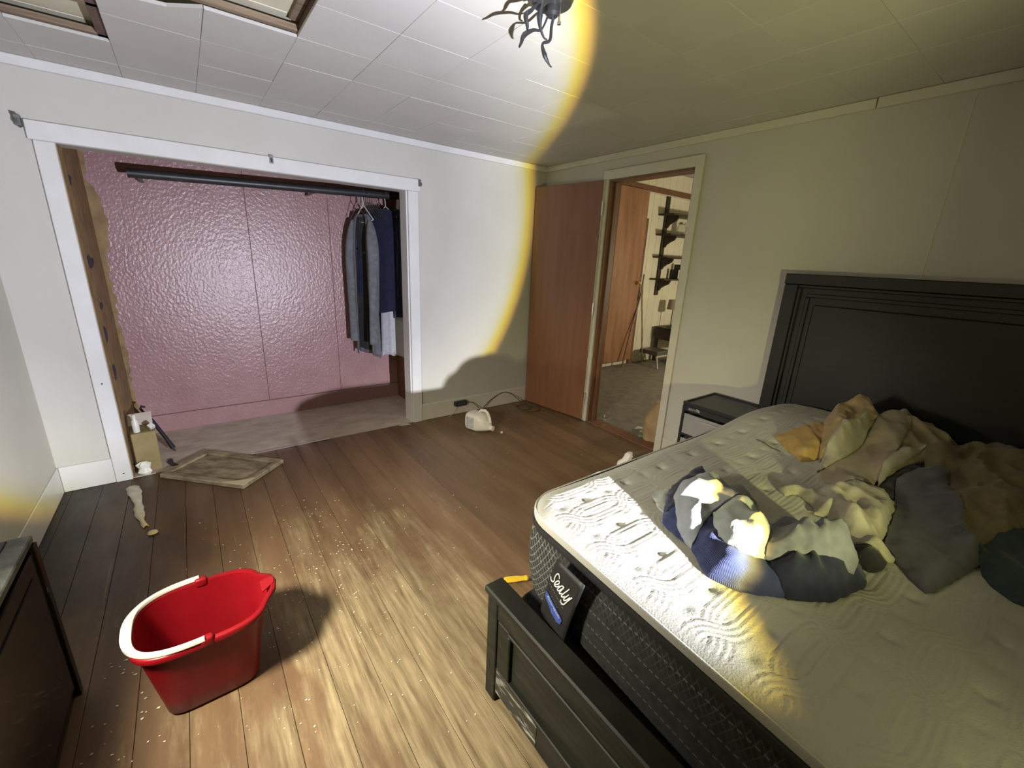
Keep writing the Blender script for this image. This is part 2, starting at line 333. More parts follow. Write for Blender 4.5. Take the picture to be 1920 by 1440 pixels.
# mattress side: charcoal knit, diamond mesh under the top edge, stitched lines below
def side_mat():
    m = mat('charcoal_knit', (0.020, 0.021, 0.020), 0.85, (0.032, 0.033, 0.031), (40, 40, 40), spec=.2, coords='World')
    N = m.node_tree.nodes; K = m.node_tree.links
    g = N.new('ShaderNodeNewGeometry'); sp = N.new('ShaderNodeSeparateXYZ'); K.new(g.outputs['Position'], sp.inputs[0])
    def mth(op, a, c=None, d=None):
        x = N.new('ShaderNodeMath'); x.operation = op
        for i, v in enumerate((a, c, d)):
            if v is None: continue
            if isinstance(v, float): x.inputs[i].default_value = v
            else: K.new(v, x.inputs[i])
        return x.outputs[0]
    h = mth('SUBTRACT', sp.outputs['Y'], sp.outputs['X']); z = sp.outputs['Z']
    a = mth('ABSOLUTE', mth('SINE', mth('MULTIPLY', mth('ADD', h, mth('MULTIPLY', z, .62)), 190.0)))
    c = mth('ABSOLUTE', mth('SINE', mth('MULTIPLY', mth('SUBTRACT', h, mth('MULTIPLY', z, .62)), 190.0)))
    net = mth('LESS_THAN', mth('MINIMUM', a, c), .24)
    # denser mesh on the left corner, fading along the foot
    fade = N.new('ShaderNodeMapRange'); K.new(z, fade.inputs[0]); fade.inputs[1].default_value = .555; fade.inputs[2].default_value = .60
    fy = N.new('ShaderNodeMapRange'); K.new(sp.outputs['Y'], fy.inputs[0]); fy.inputs[1].default_value = -2.60; fy.inputs[2].default_value = -2.54
    netm = mth('MULTIPLY', net, mth('MAXIMUM', fy.outputs[0], mth('MULTIPLY', fade.outputs[0], .28)))
    dash = mth('GREATER_THAN', mth('SINE', mth('MULTIPLY', h, 420.0)), -.3)
    st = mth('LESS_THAN', mth('ABSOLUTE', mth('SUBTRACT', mth('FRACT', mth('MULTIPLY', z, 20.5)), .5)), .035)
    stm = mth('MULTIPLY', st, dash)
    k = mth('MINIMUM', mth('ADD', mth('MULTIPLY', netm, .55), mth('MULTIPLY', stm, .40)), 1.0)
    mx = N.new('ShaderNodeMix'); mx.data_type = 'RGBA'; K.new(k, mx.inputs[0])
    b = N['Principled BSDF']; old = b.inputs['Base Color'].links[0].from_socket
    K.new(old, mx.inputs[6]); mx.inputs[7].default_value = (0.22, 0.22, 0.20, 1); K.new(mx.outputs[2], b.inputs['Base Color'])
    return m
M['mside'] = side_mat()
M['mtop'] = mat('white_quilted_knit', (0.42, 0.413, 0.372), 0.85, (0.457, 0.45, 0.41), (5, 5, 5), spec=.2, bump=.55, bscale=(330, 210, 200), bdist=.0022, sheen=.1, coords='World')
M['mband'] = mat('black_edge_band', (0.012, 0.012, 0.014), 0.6, (0.018, 0.018, 0.02), (40, 40, 40))
M['label_black'] = mat('black_satin_label', (0.012, 0.012, 0.013), 0.5, (0.016, 0.016, 0.017), (20, 20, 20))
M['print_white'] = mat('white_print', (0.85, 0.85, 0.83), 0.6)
M['print_grey'] = mat('grey_print', (0.16, 0.16, 0.16), 0.6)
M['print_blue'] = mat('blue_print', (0.035, 0.06, 0.24), 0.5, (0.06, 0.095, 0.32), (60, 60, 60))
M['print_lightblue'] = mat('pale_blue_print', (0.42, 0.50, 0.75), 0.6)

# ------------------------------------------------------------------ room shell
H = 2.213; XL = -3.518; YF = -4.35; T = 0.12
CW = (-3.208, -1.360); CH = 1.859; CD = 0.77          # closet opening and depth
DY = (-1.506, -0.770); DH = 2.03                       # doorway

fl = struct(MB().b2((XL-.1, YF-.1, -.08), (0.12, 0.02, -.022)).build('floor', M['furring']))
random.seed(4)
plank_cache = {}
x = -3.606; k = 0
while x < 0.0:
    x1 = min(x+0.131, 0.0); x0 = max(x, XL); wd = x1-x0-.0014
    for (ya, yb) in ((YF, 0.0),):
        L_ = yb-ya-.002
        key = (round(wd, 3), round(L_, 2))
        me = plank_cache.get(key)
        if me is None:
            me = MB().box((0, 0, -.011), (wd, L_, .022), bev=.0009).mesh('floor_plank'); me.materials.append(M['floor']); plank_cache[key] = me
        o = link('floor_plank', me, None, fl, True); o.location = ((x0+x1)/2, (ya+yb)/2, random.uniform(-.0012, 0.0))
    x += 0.131

wb = MB()
wb.b2((XL-T, 0, 0), (CW[0], T, 2.45)); wb.b2((CW[1], 0, 0), (0.0, T, 2.45)); wb.b2((CW[0], 0, CH), (CW[1], T, 2.45))
struct(wb.build('wall_back', M['wall']))
struct(MB().b2((XL-T, YF, 0), (XL, 0.0, 2.45)).build('wall_left', M['wall']))
wr = MB()
wr.b2((0, DY[1], 0), (T, T, 2.45)); wr.b2((0, YF, 0), (T, DY[0], 2.45)); wr.b2((0, DY[0], DH), (T, DY[1], 2.45))
wrw = struct(wr.build('wall_right', M['wall']))
MB().b2((-.0015, -2.757, 0.05), (.002, -2.753, H)).build('wall_seam', M['trim_old'], wrw)
struct(MB().b2((XL-T, YF-T, 0), (T, YF, 2.45)).build('wall_front', M['jamb']))

# ceiling: old ceiling above, furring strips, 12-inch tiles below (three openings where tiles are missing)
ceil = struct(MB().b2((XL-.1, YF-.1, H+.070), (T, T, H+.12)).build('ceiling', M['old_ceiling']))
for i in range(9):
    MB().b2((XL, -.10-.21*i, H+.061), (-1.9, -.305-.21*i, H+.0705), bev=.002).build('lath_board', M['old_ceiling'], ceil)
gx = [XL] + [-3.205+.305*i for i in range(11)] + [0.0]
gy = [0.0] + [-.205-.305*i for i in range(14)] + [YF]
missing = set()
for i in range(len(gx)-1):
    for j in range(len(gy)-1):
        cx, cy = (gx[i]+gx[i+1])/2, (gy[j]+gy[j+1])/2
        if -3.205 < cx < -2.90 and -1.73 < cy < -.51: missing.add((i, j))
        if -2.90 < cx < -2.285 and -2.04 < cy < -1.12: missing.add((i, j))
tc = {}
random.seed(11)
for i in range(len(gx)-1):
    for j in range(len(gy)-1):
        if (i, j) in missing: continue
        dx, dy = gx[i+1]-gx[i], gy[j]-gy[j+1]
        cx, cy = (gx[i]+gx[i+1])/2, (gy[j]+gy[j+1])/2
        if -2.90 < cx < -2.60 and -1.12 < cy < -.82:      # broken edge of a tile beside the opening
            b_ = MB(); pts = [(gx[i]+.0015, gy[j]-.0015), (gx[i]+.0015, -1.005), (-2.70, -1.04), (gx[i+1]-.0015, gy[j+1]+.0015), (gx[i+1]-.0015, gy[j]-.0015)]
            b_.prism(pts, H, H+.012).build('ceiling_tile', M['tile'], ceil); continue
        key = (round(dx, 3), round(dy, 3))
        me = tc.get(key)
        if me is None:
            me = MB().box((0, 0, .006), (dx-.0010, dy-.0010, .012), bev=.0011).mesh('ceiling_tile'); me.materials.append(M['tile']); tc[key] = me
        o = link('ceiling_tile', me, None, ceil, True); o.location = (cx, cy, H+random.uniform(-.0008, .0008))
        o.rotation_euler = (random.uniform(-.002, .002), random.uniform(-.002, .002), 0)
for j, y in enumerate(gy[1:-1]):
    if y < -2.2: continue
    MB().b2((XL, y-.022, H+.014), (-1.6, y+.006, H+.036), bev=.002).build('furring_strip', M['furring'], ceil)
for (xa, xb, y0, y1) in ((-2.936, -2.900, -2.1, -.43), (-2.286, -2.240, -2.2, -1.09), (-3.245, -3.207, -2.1, -.43)):
    MB().b2((xa, y0, H+.014), (xb, y1, H+.061), bev=.002).build('ceiling_joist', M['joist'], ceil)
MB().b2((-2.32, -2.1, H+.044), (-2.286, -1.14, H+.061), bev=.002).build('furring_strip', M['furring'], ceil)

# crown mouldings
def trim(n, a, b, m, bev=.003): return struct(MB().b2(a, b, bev).build(n, m))
trim('trim_1', (XL, -.022, H-.045), (-.022, 0, H-.001), M['trim'])
trim('trim_2', (-.020, -2.412, H-.045), (0, 0, H-.001), M['trim_old'])
trim('trim_3', (-.024, YF, H-.046), (0, -2.418, H-.001), M['trim_old'])
trim('trim_4', (XL, YF, H-.045), (XL+.02, -.022, H-.001), M['trim'])
# baseboards
trim('baseboard_left', (XL, YF, 0), (XL+.008, -.012, .155), M['trim'], .002)
trim('baseboard_back', (XL+.008, -.012, 0), (-3.2855, 0, .155), M['trim'], .002)
trim('baseboard_back.001', (-1.2775, -.014, 0), (0, 0, .150), M['trim_old'], .004)
trim('baseboard_right', (-.012, -2.3, 0), (0, -1.566, .14), M['trim_old'], .003)
# closet casing
trim('trim_5', (-3.2845, -.02, 0), (-3.2085, 0, 1.8595), M['trim'])
trim('trim_6', (-1.3600, -.02, 0), (-1.2785, 0, 1.8595), M['trim'])
trim('trim_7', (-3.300, -.022, 1.860), (-1.264, 0, 1.946), M['trim'])
trim('trim_8', (-3.2085, 0.0005, 0), (-3.2055, .125, 1.859), M['osb'], .0008)
trim('trim_9', (-1.372, 0.0, 0), (-1.3600, .12, 1.859), M['trim'], .001)
for (x_, z_) in ((-3.245, .05), (-3.246, .62)):
    MB().tube([(x_, -.0225, z_), (x_, -.019, z_)], .004, 8).build('nail_head', M['black_metal'], bpy.data.objects['trim_5'])
# door casing and jamb
trim('trim_10', (-.020, -1.5635, 0), (0, -1.506, DH+.0675), M['trim_old'])
trim('trim_11', (-.020, -1.506, DH), (0, -.715, DH+.0675), M['trim_old'])
trim('trim_12', (-.018, -.770, 0), (0, -.738, DH), M['trim_old'])
trim('trim_13', (0, -.785, 0), (T, -.770, DH), M['jamb'], .002)
trim('trim_14', (0, -1.506, DH-.015), (T, -.785, DH), M['jamb'], .002)
trim('trim_15', (0, -1.506, 0), (T, -1.492, DH-.015), M['jamb'], .002)
trim('trim_16', (0.045, -.80, 0), (0.075, -.785, DH-.015), M['jamb'], .002)
trim('trim_17', (-.004, -1.506, -.02), (T+.004, -.785, .006), M['jamb'], .004)

# bedroom door folded right back against the wall
hx, hy = -.030, -.740; fx, fy = -.142, -.030
dang = math.atan2(fx-hx, fy-hy); dl = math.hypot(fx-hx, fy-hy)
d1 = bpy.data.objects.new('door_1', None); COL.objects.link(d1); d1.location = (hx, hy, 0); d1.rotation_euler = (0, 0, -dang); struct(d1)
MB().b2((0, 0, .010), (.034, dl, 2.028), bev=.002).build('door_leaf', M['door'], d1, local=True)
MB().b2((-.0015, -.004, .010), (.036, .0, 2.028)).build('door_edge', M['trim_old'], d1, local=True)
for z_ in (.22, 1.02, 1.82):
    MB().b2((-.004, -.010, z_-.05), (.010, .003, z_+.05), bev=.001).tube([(-.004, -.008, z_-.052), (-.004, -.008, z_+.052)], .006, 8).build('hinge', M['steel'], d1, local=True)

# closet interior
cb = struct(MB().b2((CW[0]-.10, CD+.012, -.02), (-1.00, CD+.08, 2.45)).build('wall_closet_back', M['osb']))
for (xa, xb, z0, z1) in ((CW[0]-.03, -2.3415, .142, 2.45), (-2.3385, -1.7415, .142, 2.45), (-1.7385, -1.18, .142, 2.45)):
    MB().b2((xa, CD, z0), (xb, CD+.012, z1), bev=.0015).build('wall_panel', M['pinkwall'], cb)
for (xa, xb) in ((CW[0]-.03, -1.18),):
    MB().b2((xa, CD-.010, 0), (xb, CD, .139), bev=.003).build('baseboard_strip', M['pinkwall'], cb)
cl = struct(MB().b2((CW[0]-.09, T, -.02), (CW[0]-.012, CD+.012, 2.45)).build('wall_closet_left', M['osb']))
# unpainted raw strip at the left end of the back wall, the pink paint ends in a ragged edge
BR = [(-3.20, 1.99), (-3.21, 1.79), (-3.155, 1.64), (-3.142, 1.48), (-3.185, 1.34), (-3.19, 1.095), (-3.205, .876), (-3.20, .725), (-3.178, .626), (-3.203, .411), (-3.19, .143)]
random.seed(5); pts = []
for (xa, za), (xb, zb) in zip(BR, BR[1:]):
    k_ = max(2, int(abs(zb-za)/.03))
    for s_ in range(k_):
        t = s_/k_; pts.append((xa+(xb-xa)*t+random.uniform(-.012, .012), CD-.0005, za+(zb-za)*t))
pts += [(CW[0]-.02, CD-.0005, BR[-1][1]), (CW[0]-.02, CD-.0005, BR[0][1])]
MB().poly(pts, (0, -1, 0), .002).build('bare_board', M['osb'], cb)
def blob(y, z, ry, rz, seed):
    random.seed(seed); q = []
    for a in range(14):
        t = 2*PI*a/14; r = random.uniform(.7, 1.15); q.append((CW[0]-.0122, y+ry*r*math.cos(t), z+rz*r*math.sin(t)))
    MB().poly(q, (1, 0, 0), .002).build('damp_patch', M['hole'], cl)
for b_ in ((.22, 1.72, .10, .03, 1), (.32, 1.28, .11, .04, 2), (.26, .86, .08, .05, 3), (.27, .62, .08, .06, 4), (.35, 1.02, .06, .02, 5)): blob(*b_)
struct(MB().b2((-1.18, T, -.02), (-1.10, CD+.012, 2.45)).build('wall_closet_right', M['jamb']))
struct(MB().b2((CW[0]-.09, 0, 2.40), (-1.10, CD+.05, 2.46)).build('ceiling_closet', M['osb']))
cf = struct(MB().b2((CW[0]-.09, .004, -.03), (-1.10, CD+.012, .002)).build('floor_closet', M['closet_floor']))
MB().b2((-2.55, -.012, 0.0005), (-2.05, .010, .006), bev=.002).build('edge_strip', M['steel'], cf)

# hall beyond the door
HY = .60
struct(MB().b2((.0, -4.0, -.06), (5.2, HY+.05, .001)).build('floor_hall', M['carpet']))
hb = struct(MB().b2((T, HY+.004, 0), (5.2, HY+.1, 2.7)).build('wall_hall_back', M['hallwall']))
for i in range(16):
    xa = 1.5+i*.155
    MB().b2((xa, HY, 0), (xa+.1515, HY+.006, 2.62), bev=.002).build('wall_board', M['hallwall'], hb)
struct(MB().b2((5.2, -4.0, 0), (5.3, HY, 2.7)).build('wall_hall_right', M['hallwall']))
struct(MB().b2((T, -4.1, 0), (5.2, -4.0, 2.7)).build('wall_hall_front', M['hallwall']))
struct(MB().b2((T, -4.1, 2.62), (5.3, HY+.1, 2.70)).build('ceiling_hall', M['hall_ceiling']))
trim('trim_18', (1.5, HY-.03, 2.33), (4.2, HY, 2.40), M['jamb'], .004)
trim('trim_19', (1.5, HY-.034, 2.318), (4.2, HY, 2.33), M['trim_old'], .002)
MB().b2((2.55, -.35, 2.600), (3.6, .35, 2.622)).build('ceiling_hole', M['hole'], bpy.data.objects['ceiling_hall'])

# ------------------------------------------------------------------ hall furniture
d2 = bpy.data.objects.new('door_2', None); COL.objects.link(d2); d2.location = (1.66, HY-.07, 0); d2.rotation_euler = (0, 0, 0.0); struct(d2)
MB().b2((0, 0, .075), (.575, .036, 2.33), bev=.002).build('door_leaf', M['halldoor'], d2, local=True)
MB().tube([(.525, -.002, 1.16), (.525, -.022, 1.16), (.525, -.034, 1.16), (.525, -.048, 1.16), (.525, -.058, 1.16)], [.026, .012, .012, .028, .016], 12).build('door_knob', M['brass'], d2, True, True)
trim('trim_20', (2.252, HY-.03, 0), (2.335, HY, 2.0), M['jamb'], .003)

def tub(name, label, cat, pts, r, m, group=None):
    o = MB().tube(pts, r, 8).build(name, m, None, True); return tag(o, label, cat, group)
tub('leaning_stick', 'dark wooden stick leaning beside the hall door, bent towards the door foot', 'stick', [(2.37, HY-.035, 1.27), (2.31, HY-.06, .95), (2.10, HY-.12, .45), (1.96, HY-.16, .012)], .011, M['jamb'])
tub('leaning_stick', 'pale thin lath leaning almost upright on the hall wall left of the lamp', 'stick', [(2.36, HY-.035, 1.24), (2.34, HY-.07, .95), (2.36, HY-.12, .55), (2.38, HY-.18, .012)], .010, M['panelwood'])

sh = thing('wall_shelf', (2.72, HY, .95), 'dark wooden four tier wall shelf on curved brackets in the hall', 'shelf')
MB().b2((2.695, HY-.03, .98), (2.765, HY, 2.33), bev=.004).build('upright', M['dark_wood'], sh)
for z_ in (2.06, 1.80, 1.50, 1.20):
    MB().b2((2.56, HY-.24, z_), (3.75, HY-.001, z_+.022), bev=.003).build('shelf_board', M['dark_wood'], sh)
    prof = [(0, 0), (0, -.155), (-.03, -.15), (-.05, -.115), (-.10, -.085), (-.165, -.055), (-.19, -.02), (-.195, 0)]
    MB().poly([(2.715, HY-.03+p[0], z_+p[1]) for p in prof], (1, 0, 0), .03).build('bracket', M['dark_wood'], sh)
jar = thing('glass_jar', (2.96, HY-.13, 1.822), 'clear glass jar on the second hall shelf from the top', 'jar')
def lathe(prof, c, n=20, ax=None):
    return [[(c[0]+r*math.cos(2*PI*j/n), c[1]+r*math.sin(2*PI*j/n), c[2]+z) for j in range(n)] for r, z in prof]
MB().loft(lathe([(.045, 0), (.058, .01), (.06, .1), (.045, .13), (.045, .15), (.04, .15), (.041, .128), (.055, .098), (.053, .012), (.01, .008)], (2.96, HY-.13, 1.822)), cap0=True, cap1=True).build('jar_body', M['glass'], jar, True)
MB().loft(lathe([(.047, .15), (.05, .153), (.05, .17), (.046, .173)], (2.96, HY-.13, 1.822)), cap0=True, cap1=True).build('jar_lid', M['steel'], jar, True)
for i, (dx, hh, lab) in enumerate(((.22, .13, 'short dark book standing on the lowest hall shelf'), (.31, .20, 'tall dark book standing on the lowest hall shelf'))):
    b = thing('book', (2.74+dx, HY-.12, 1.223), lab, 'book', 'books on the lowest hall shelf')
    MB().b2((2.74+dx-.018, HY-.19, 1.223), (2.74+dx+.018, HY-.05, 1.223+hh), bev=.002).build('cover', M['black_plastic'], b)
    MB().b2((2.74+dx-.014, HY-.192, 1.227), (2.74+dx+.014, HY-.188, 1.219+hh)).build('page_block', M['paper'], b)
ns = thing('nightstand', (3.02, HY-.26, 0), 'dark low nightstand against the hall wall under the lamp', 'nightstand')
MB().b2((2.78, HY-.42, .34), (3.35, HY-.06, .50), bev=.004).build('body', M['dark_wood'], ns)
MB().b2((2.76, HY-.44, .50), (3.37, HY-.04, .525), bev=.004).build('top', M['dark_wood'], ns)
MB().b2((2.80, HY-.43, .37), (3.33, HY-.42, .48), bev=.002).build('drawer', M['dark_wood'], ns)
for (a, b) in ((2.80, -.40), (2.80, -.08), (3.33, -.40), (3.33, -.08)):
    MB().b2((a-.02, HY+b-.02, .0015), (a+.02, HY+b+.02, .34)).build('leg', M['dark_wood'], ns)
lp = thing('table_lamp', (2.93, HY-.20, .525), 'small table lamp with a beige drum shade on the hall nightstand', 'lamp')
MB().loft(lathe([(.06, 0), (.06, .012), (.012, .02)], (2.93, HY-.20, .525)), cap0=True, cap1=True).build('base', M['black_metal'], lp, True)
MB().tube([(2.93, HY-.20, .54), (2.93, HY-.20, .84)], .007, 8).build('pole', M['black_metal'], lp, True)
MB().loft(lathe([(.088, .26), (.072, .40), (.069, .40), (.085, .26)], (2.93, HY-.20, .525), 24) + lathe([(.088, .26)], (2.93, HY-.20, .525), 24)).build('lamp_shade', M['taupe'] if 'taupe' in M else F['taupe'], lp, True)
hbg = MB()
rings = []
for i, (r, z) in enumerate([(.06, .0015), (.115, .03), (.125, .12), (.11, .20), (.07, .255), (.03, .27)]):
    rings.append([(2.93+r*1.1*(1+.14*noise.noise(Vector((j*.7, i*.6, 2))))*math.cos(2*PI*j/18), HY-.60+r*(1+.14*noise.noise(Vector((j*.7, i*.6, 5))))*math.sin(2*PI*j/18), z) for j in range(18)])
tag(hbg.loft(rings, cap0=True, cap1=True).build('cloth_bag', F['bagwhite'], None, True), 'white stuffed cloth bag on the hall floor before the nightstand', 'bag')
st = thing('metal_stand', (2.55, HY-.25, 0), 'low grey box on thin splayed metal legs in the hall', 'stand')
MB().b2((2.40, HY-.40, .17), (2.70, HY-.10, .23), bev=.004).build('body', M['grey_metal'], st)
for (a, b, c_, d_) in ((2.42, -.38, 2.36, -.46), (2.42, -.12, 2.37, -.06), (2.68, -.38, 2.74, -.46), (2.68, -.12, 2.74, -.06)):
    MB().tube([(a, HY+b, .17), (c_, HY+d_, .0015)], .009, 8).build('leg', M['steel'], st, True)
# brown paper bag, packet and door stop by the doorway
bg = MB(); rg = []
for i, (sx, sy, z) in enumerate([(.15, .10, .0015), (.16, .11, .08), (.15, .10, .17), (.11, .06, .25), (.08, .022, .30)]):
    rr = []
    for j in range(20):
        t = 2*PI*j/20; c_, s_ = math.cos(t), math.sin(t); e = .45
        x_, y_ = sx*math.copysign(abs(c_)**e, c_), sy*math.copysign(abs(s_)**e, s_)
        n_ = 1+.10*noise.noise(Vector((x_*14, y_*14, i*.8)))
        rr.append((.25+x_*n_*.8-y_*n_*.5, -1.33+x_*n_*.5+y_*n_*.8, z))
    rg.append(rr)
tag(bg.loft(rg, cap0=True, cap1=True).build('paper_bag', M['bag'], None, True, ang=25), 'crumpled brown paper bag standing just inside the hall doorway', 'bag')
pk = thing('cigarette_packet', (.155, -1.27, .0075), 'small green and white packet lying in front of the brown paper bag', 'packet', rz=.5)
MB().b2((-.045, -.028, 0), (.03, .028, .022), bev=.002).build('carton', M['green'], pk, local=True)
MB().b2((.0302, -.0282, 0), (.056, .0282, .0222), bev=.002).build('flip_lid', M['white_plastic'], pk, local=True)
wp = MB().tube([(.24, -1.13, .004), (.26, -1.15, .02), (.27, -1.18, .024), (.25, -1.21, .01)], [.004, .014, .011, .004], 7)
tag(wp.build('plastic_wrapper', M['clear_plastic'], None, True), 'scrap of clear plastic wrap on the hall carpet behind the green packet', 'wrapper')
ds = thing('door_stop', (.165, -.84, .001), 'small shiny metal door stop at the foot of the brown jamb', 'door stop')
MB().loft(lathe([(.020, 0), (.02, .006), (.011, .012), (.010, .035), (.014, .04), (.012, .052), (.004, .056)], (.165, -.84, .001), 14), cap0=True, cap1=True).build('post', M['steel'], ds, True)

# ------------------------------------------------------------------ closet contents
RY = .50
def rod_z(x): return 1.815+(x+2.99)*.032
rod = thing('closet_rod', (-2.9, RY, rod_z(-2.9)), 'long dark metal clothes rod across the pink closet', 'rod')
MB().tube([(-2.985, RY, rod_z(-2.985)), (-1.181, RY, rod_z(-1.181))], .028, 14).build('pole', M['black_metal'], rod, True)
for x_ in (-2.93, -1.9):
    MB().b2((x_-.012, RY-.01, rod_z(x_)-.026), (x_+.012, CD-.001, rod_z(x_)-.0205)).build('bracket', M['black_metal'], rod)

UD = Vector((-.37, .93, 0)).normalized(); ND = Vector((-.93, -.37, 0)).normalized()
def hanger(x_, label, group, m, r=.0032, cross=True, w_=.20):
    z_ = rod_z(x_); c = Vector((x_, RY, z_+.022))
    root = thing('clothes_hanger', (x_, RY, z_-.12), label, 'hanger', group)
    hk = [c+UD*(.026*math.cos(a))+Vector((0, 0, .004+.026*math.sin(a)-.026+.0)) for a in [PI*1.05-PI*1.05*i/8*1.25 for i in range(9)]]
    hk = hk[:9]; neck = Vector((x_, RY, z_-.085))
    hk2 = [Vector((x_, RY, z_))+UD*(.0255*math.cos(a))+Vector((0, 0, .0255*math.sin(a))) for a in [PI*.95-i*PI*1.35/8 for i in range(9)]]
    MB().tube(hk2+[Vector((x_, RY, z_-.05)), neck], r, 6).build('hook', m, root, True)
    a_ = neck+UD*w_+Vector((0, 0, -.115)); b_ = neck-UD*w_+Vector((0, 0, -.115))
    MB().tube([neck, a_], r, 6).tube([neck, b_], r, 6).build('shoulder', m, root, True)
    if cross: MB().tube([a_]+[a_.lerp(b_, t)+Vector((0, 0, -.022*math.sin(PI*t))) for t in (.25, .5, .75)]+[b_], r, 6).build('crossbar', m, root, True)
    return root
white_h = hanger(-1.53, 'white plastic hanger holding the open grey shirt', None, M['white_plastic'], .0042, True, .115)
for i, x_ in enumerate((-1.575, -1.49, -1.47, -1.452, -1.435, -1.418, -1.40)):
    hanger(x_, 'thin dark hanger crowded on the rod behind the grey shirt', 'dark hangers on the closet rod', M['grey_metal'], .0026, False, .10)
hanger(-1.342, 'white plastic hanger hook showing above the navy jackets', None, M['white_plastic'], .0040, False, .17)

def hang(name, label, cat, xc, zs, zb, sw, bw, th, m, m_in=None, gap=0.0, seed=0, sleeve=True, twist=0.0, off=0.0, group=None, sl_len=.66):
    """garment hanging on a hanger: flattened tube with folds, optional open front (gap) and two sleeves"""
    root = thing(name, (xc, RY, zb), label, cat, group)
    u = (Matrix.Rotation(twist, 3, 'Z') @ UD); n = (Matrix.Rotation(twist, 3, 'Z') @ ND)
    base = Vector((xc, RY, 0))+u*off
    nr, na = 26, 56
    def ring(t, inner=0.0):
        z = zs+(zb-zs)*t
        if t < .10:
            s = t/.10; wd = .075+(sw-.075)*(s**.75); z = zs-(zs-zb)*.10*s**1.4
        else: wd = sw+(bw-sw)*((t-.10)/.9)
        tk = th*(.35+.65*min(1, t/.25))
        out = []
        for k in range(na+1):
            a = -PI/2+gap+(2*PI-2*gap)*k/na     # the gap is centred on the front (a = -90 deg -> +n)
            c_, s_ = math.cos(a), math.sin(a)
            fold = 1+.16*t*math.sin(a*7+seed+2.4*noise.noise(Vector((a, t*2, seed))))+.05*math.sin(a*17+seed)
            p = base+u*((wd-inner)*c_)+n*(-(tk-inner)*s_*fold)
            out.append((p.x, p.y, z+.012*math.sin(a*3+seed)*t+(.02*noise.noise(Vector((a*2, seed, 3))) if t > .97 else 0)))
        return out
    R1 = [ring(i/nr) for i in range(nr+1)]
    bd = MB().loft(R1, closed=(gap == 0.0)).build('body', m, root, True, ang=70)
    sm = bd.modifiers.new('thickness', 'SOLIDIFY'); sm.thickness = .004; sm.offset = -1
    if m_in is not None:
        R2 = [ring(.03+i/nr*.94, .012) for i in range(nr+1)]
        R2 = [[q for q in r_] for r_ in R2]
        li = MB().loft(R2, closed=(gap == 0.0)).build('lining', m_in, root, True, ang=70)
    if sleeve:
        for sg in (1, -1):
            p0 = base+u*(sg*sw*.80); zz0 = zs-(zs-zb)*.055
            L_ = min(sl_len, (zs-zb)*.90); rs = []
            for i in range(19):
                t = i/18; r = (.020+.034*min(1, t/.16)**.6)*(1-.22*t); cx = p0+u*(sg*(.004+.030*min(1, t/.3)+.010*math.sin(t*3+seed)))+n*(.012+.03*t)
                rs.append([tuple(cx+u*(r*.72*math.cos(b)*(1+.14*math.sin(3*b+t*9+seed)))+n*(r*math.sin(b))+Vector((0, 0, zz0-L_*t+(.02*math.cos(b)*-sg if i < 4 else 0)))) for b in [2*PI*j/16 for j in range(16)]])
            MB().loft(rs, cap0=True, cap1=True).build('sleeve', m, root, True, ang=80)
    return root
g = hang('grey_shirt', 'long charcoal grey shirt hanging open on the white hanger', 'shirt', -1.545, 1.705, .53, .125, .15, .045, F['shirtgrey'], F['lining'], .58, 1.3, sleeve=True, sl_len=1.0)
MB().tube([(-1.595, .335, 1.40), (-1.600, .333, 1.40)], .008, 10).build('button', M['black_plastic'], g, True)
hang('navy_jacket', 'navy jacket hanging next to the grey shirt, leftmost of the navy jackets', 'jacket', -1.385, 1.755, .90, .20, .185, .060, F['navy'], None, 0, 2.1, twist=.38)
hang('navy_jacket', 'navy jacket hanging last on the rod by the closet jamb', 'jacket', -1.285, 1.765, .865, .22, .20, .062, F['navy'], None, 0, 4.4, twist=-.2, off=-.02)
hang('white_shirt', 'off-white shirt whose tail hangs below the navy jackets', 'shirt', -1.352, 1.70, .50, .11, .13, .020, F['offwhite'], None, 0, 6.0, sleeve=False, off=-.05, twist=.38)
tagc = thing('hanger_clip', (-1.27, .40, 1.68), 'clear white plastic skirt clip hanging at the jamb end of the rod', 'clip')
MB().box((-1.272, .40, 1.80), (.010, .045, .075), Matrix.Rotation(.2, 3, 'X'), bev=.003).build('upper_jaw', M['white_plastic'], tagc)
MB().poly([(-1.262, .42, 1.765), (-1.262, .36, 1.755), (-1.262, .355, 1.66), (-1.262, .38, 1.67)], (1, 0, 0), .006).build('lower_jaw', M['white_plastic'], tagc)
MB().tube([(-1.267, .40, 1.83), (-1.267, .46, 1.875), (-1.267, .5, 1.895), (-1.267, .525, 1.875)], .003, 6).build('hook', M['steel'], tagc, True)

# floor of the closet
pn = thing('wooden_panel', (-2.745, -.17, .004), 'old framed wooden cabinet panel lying flat at the closet threshold', 'panel', rz=math.atan2(-.423, .406))
pl, pw = .585, .36
MB().b2((-pl/2, -pw/2, 0), (pl/2, pw/2, .010), bev=.001).build('field', M['panelwood'], pn, local=True)
for (a, b) in (((-pl/2, pw/2-.045, .010), (pl/2, pw/2, .024)), ((-pl/2, -pw/2, .010), (pl/2, -pw/2+.045, .024)), ((-pl/2, -pw/2+.045, .010), (-pl/2+.035, pw/2-.045, .024)), ((pl/2-.035, -pw/2+.045, .010), (pl/2, pw/2-.045, .024))):
    MB().b2(a, b, bev=.003).build('frame_rail', M['panelwood'], pn, local=True)
MB().poly([(pl/2-.15, -pw/2, .0245), (pl/2, -pw/2, .0245), (pl/2, -pw/2+.10, .0245), (pl/2-.06, -pw/2+.05, .0245)], (0, 0, 1), .002).build('peeled_corner', M['panelpale'], pn, local=True)

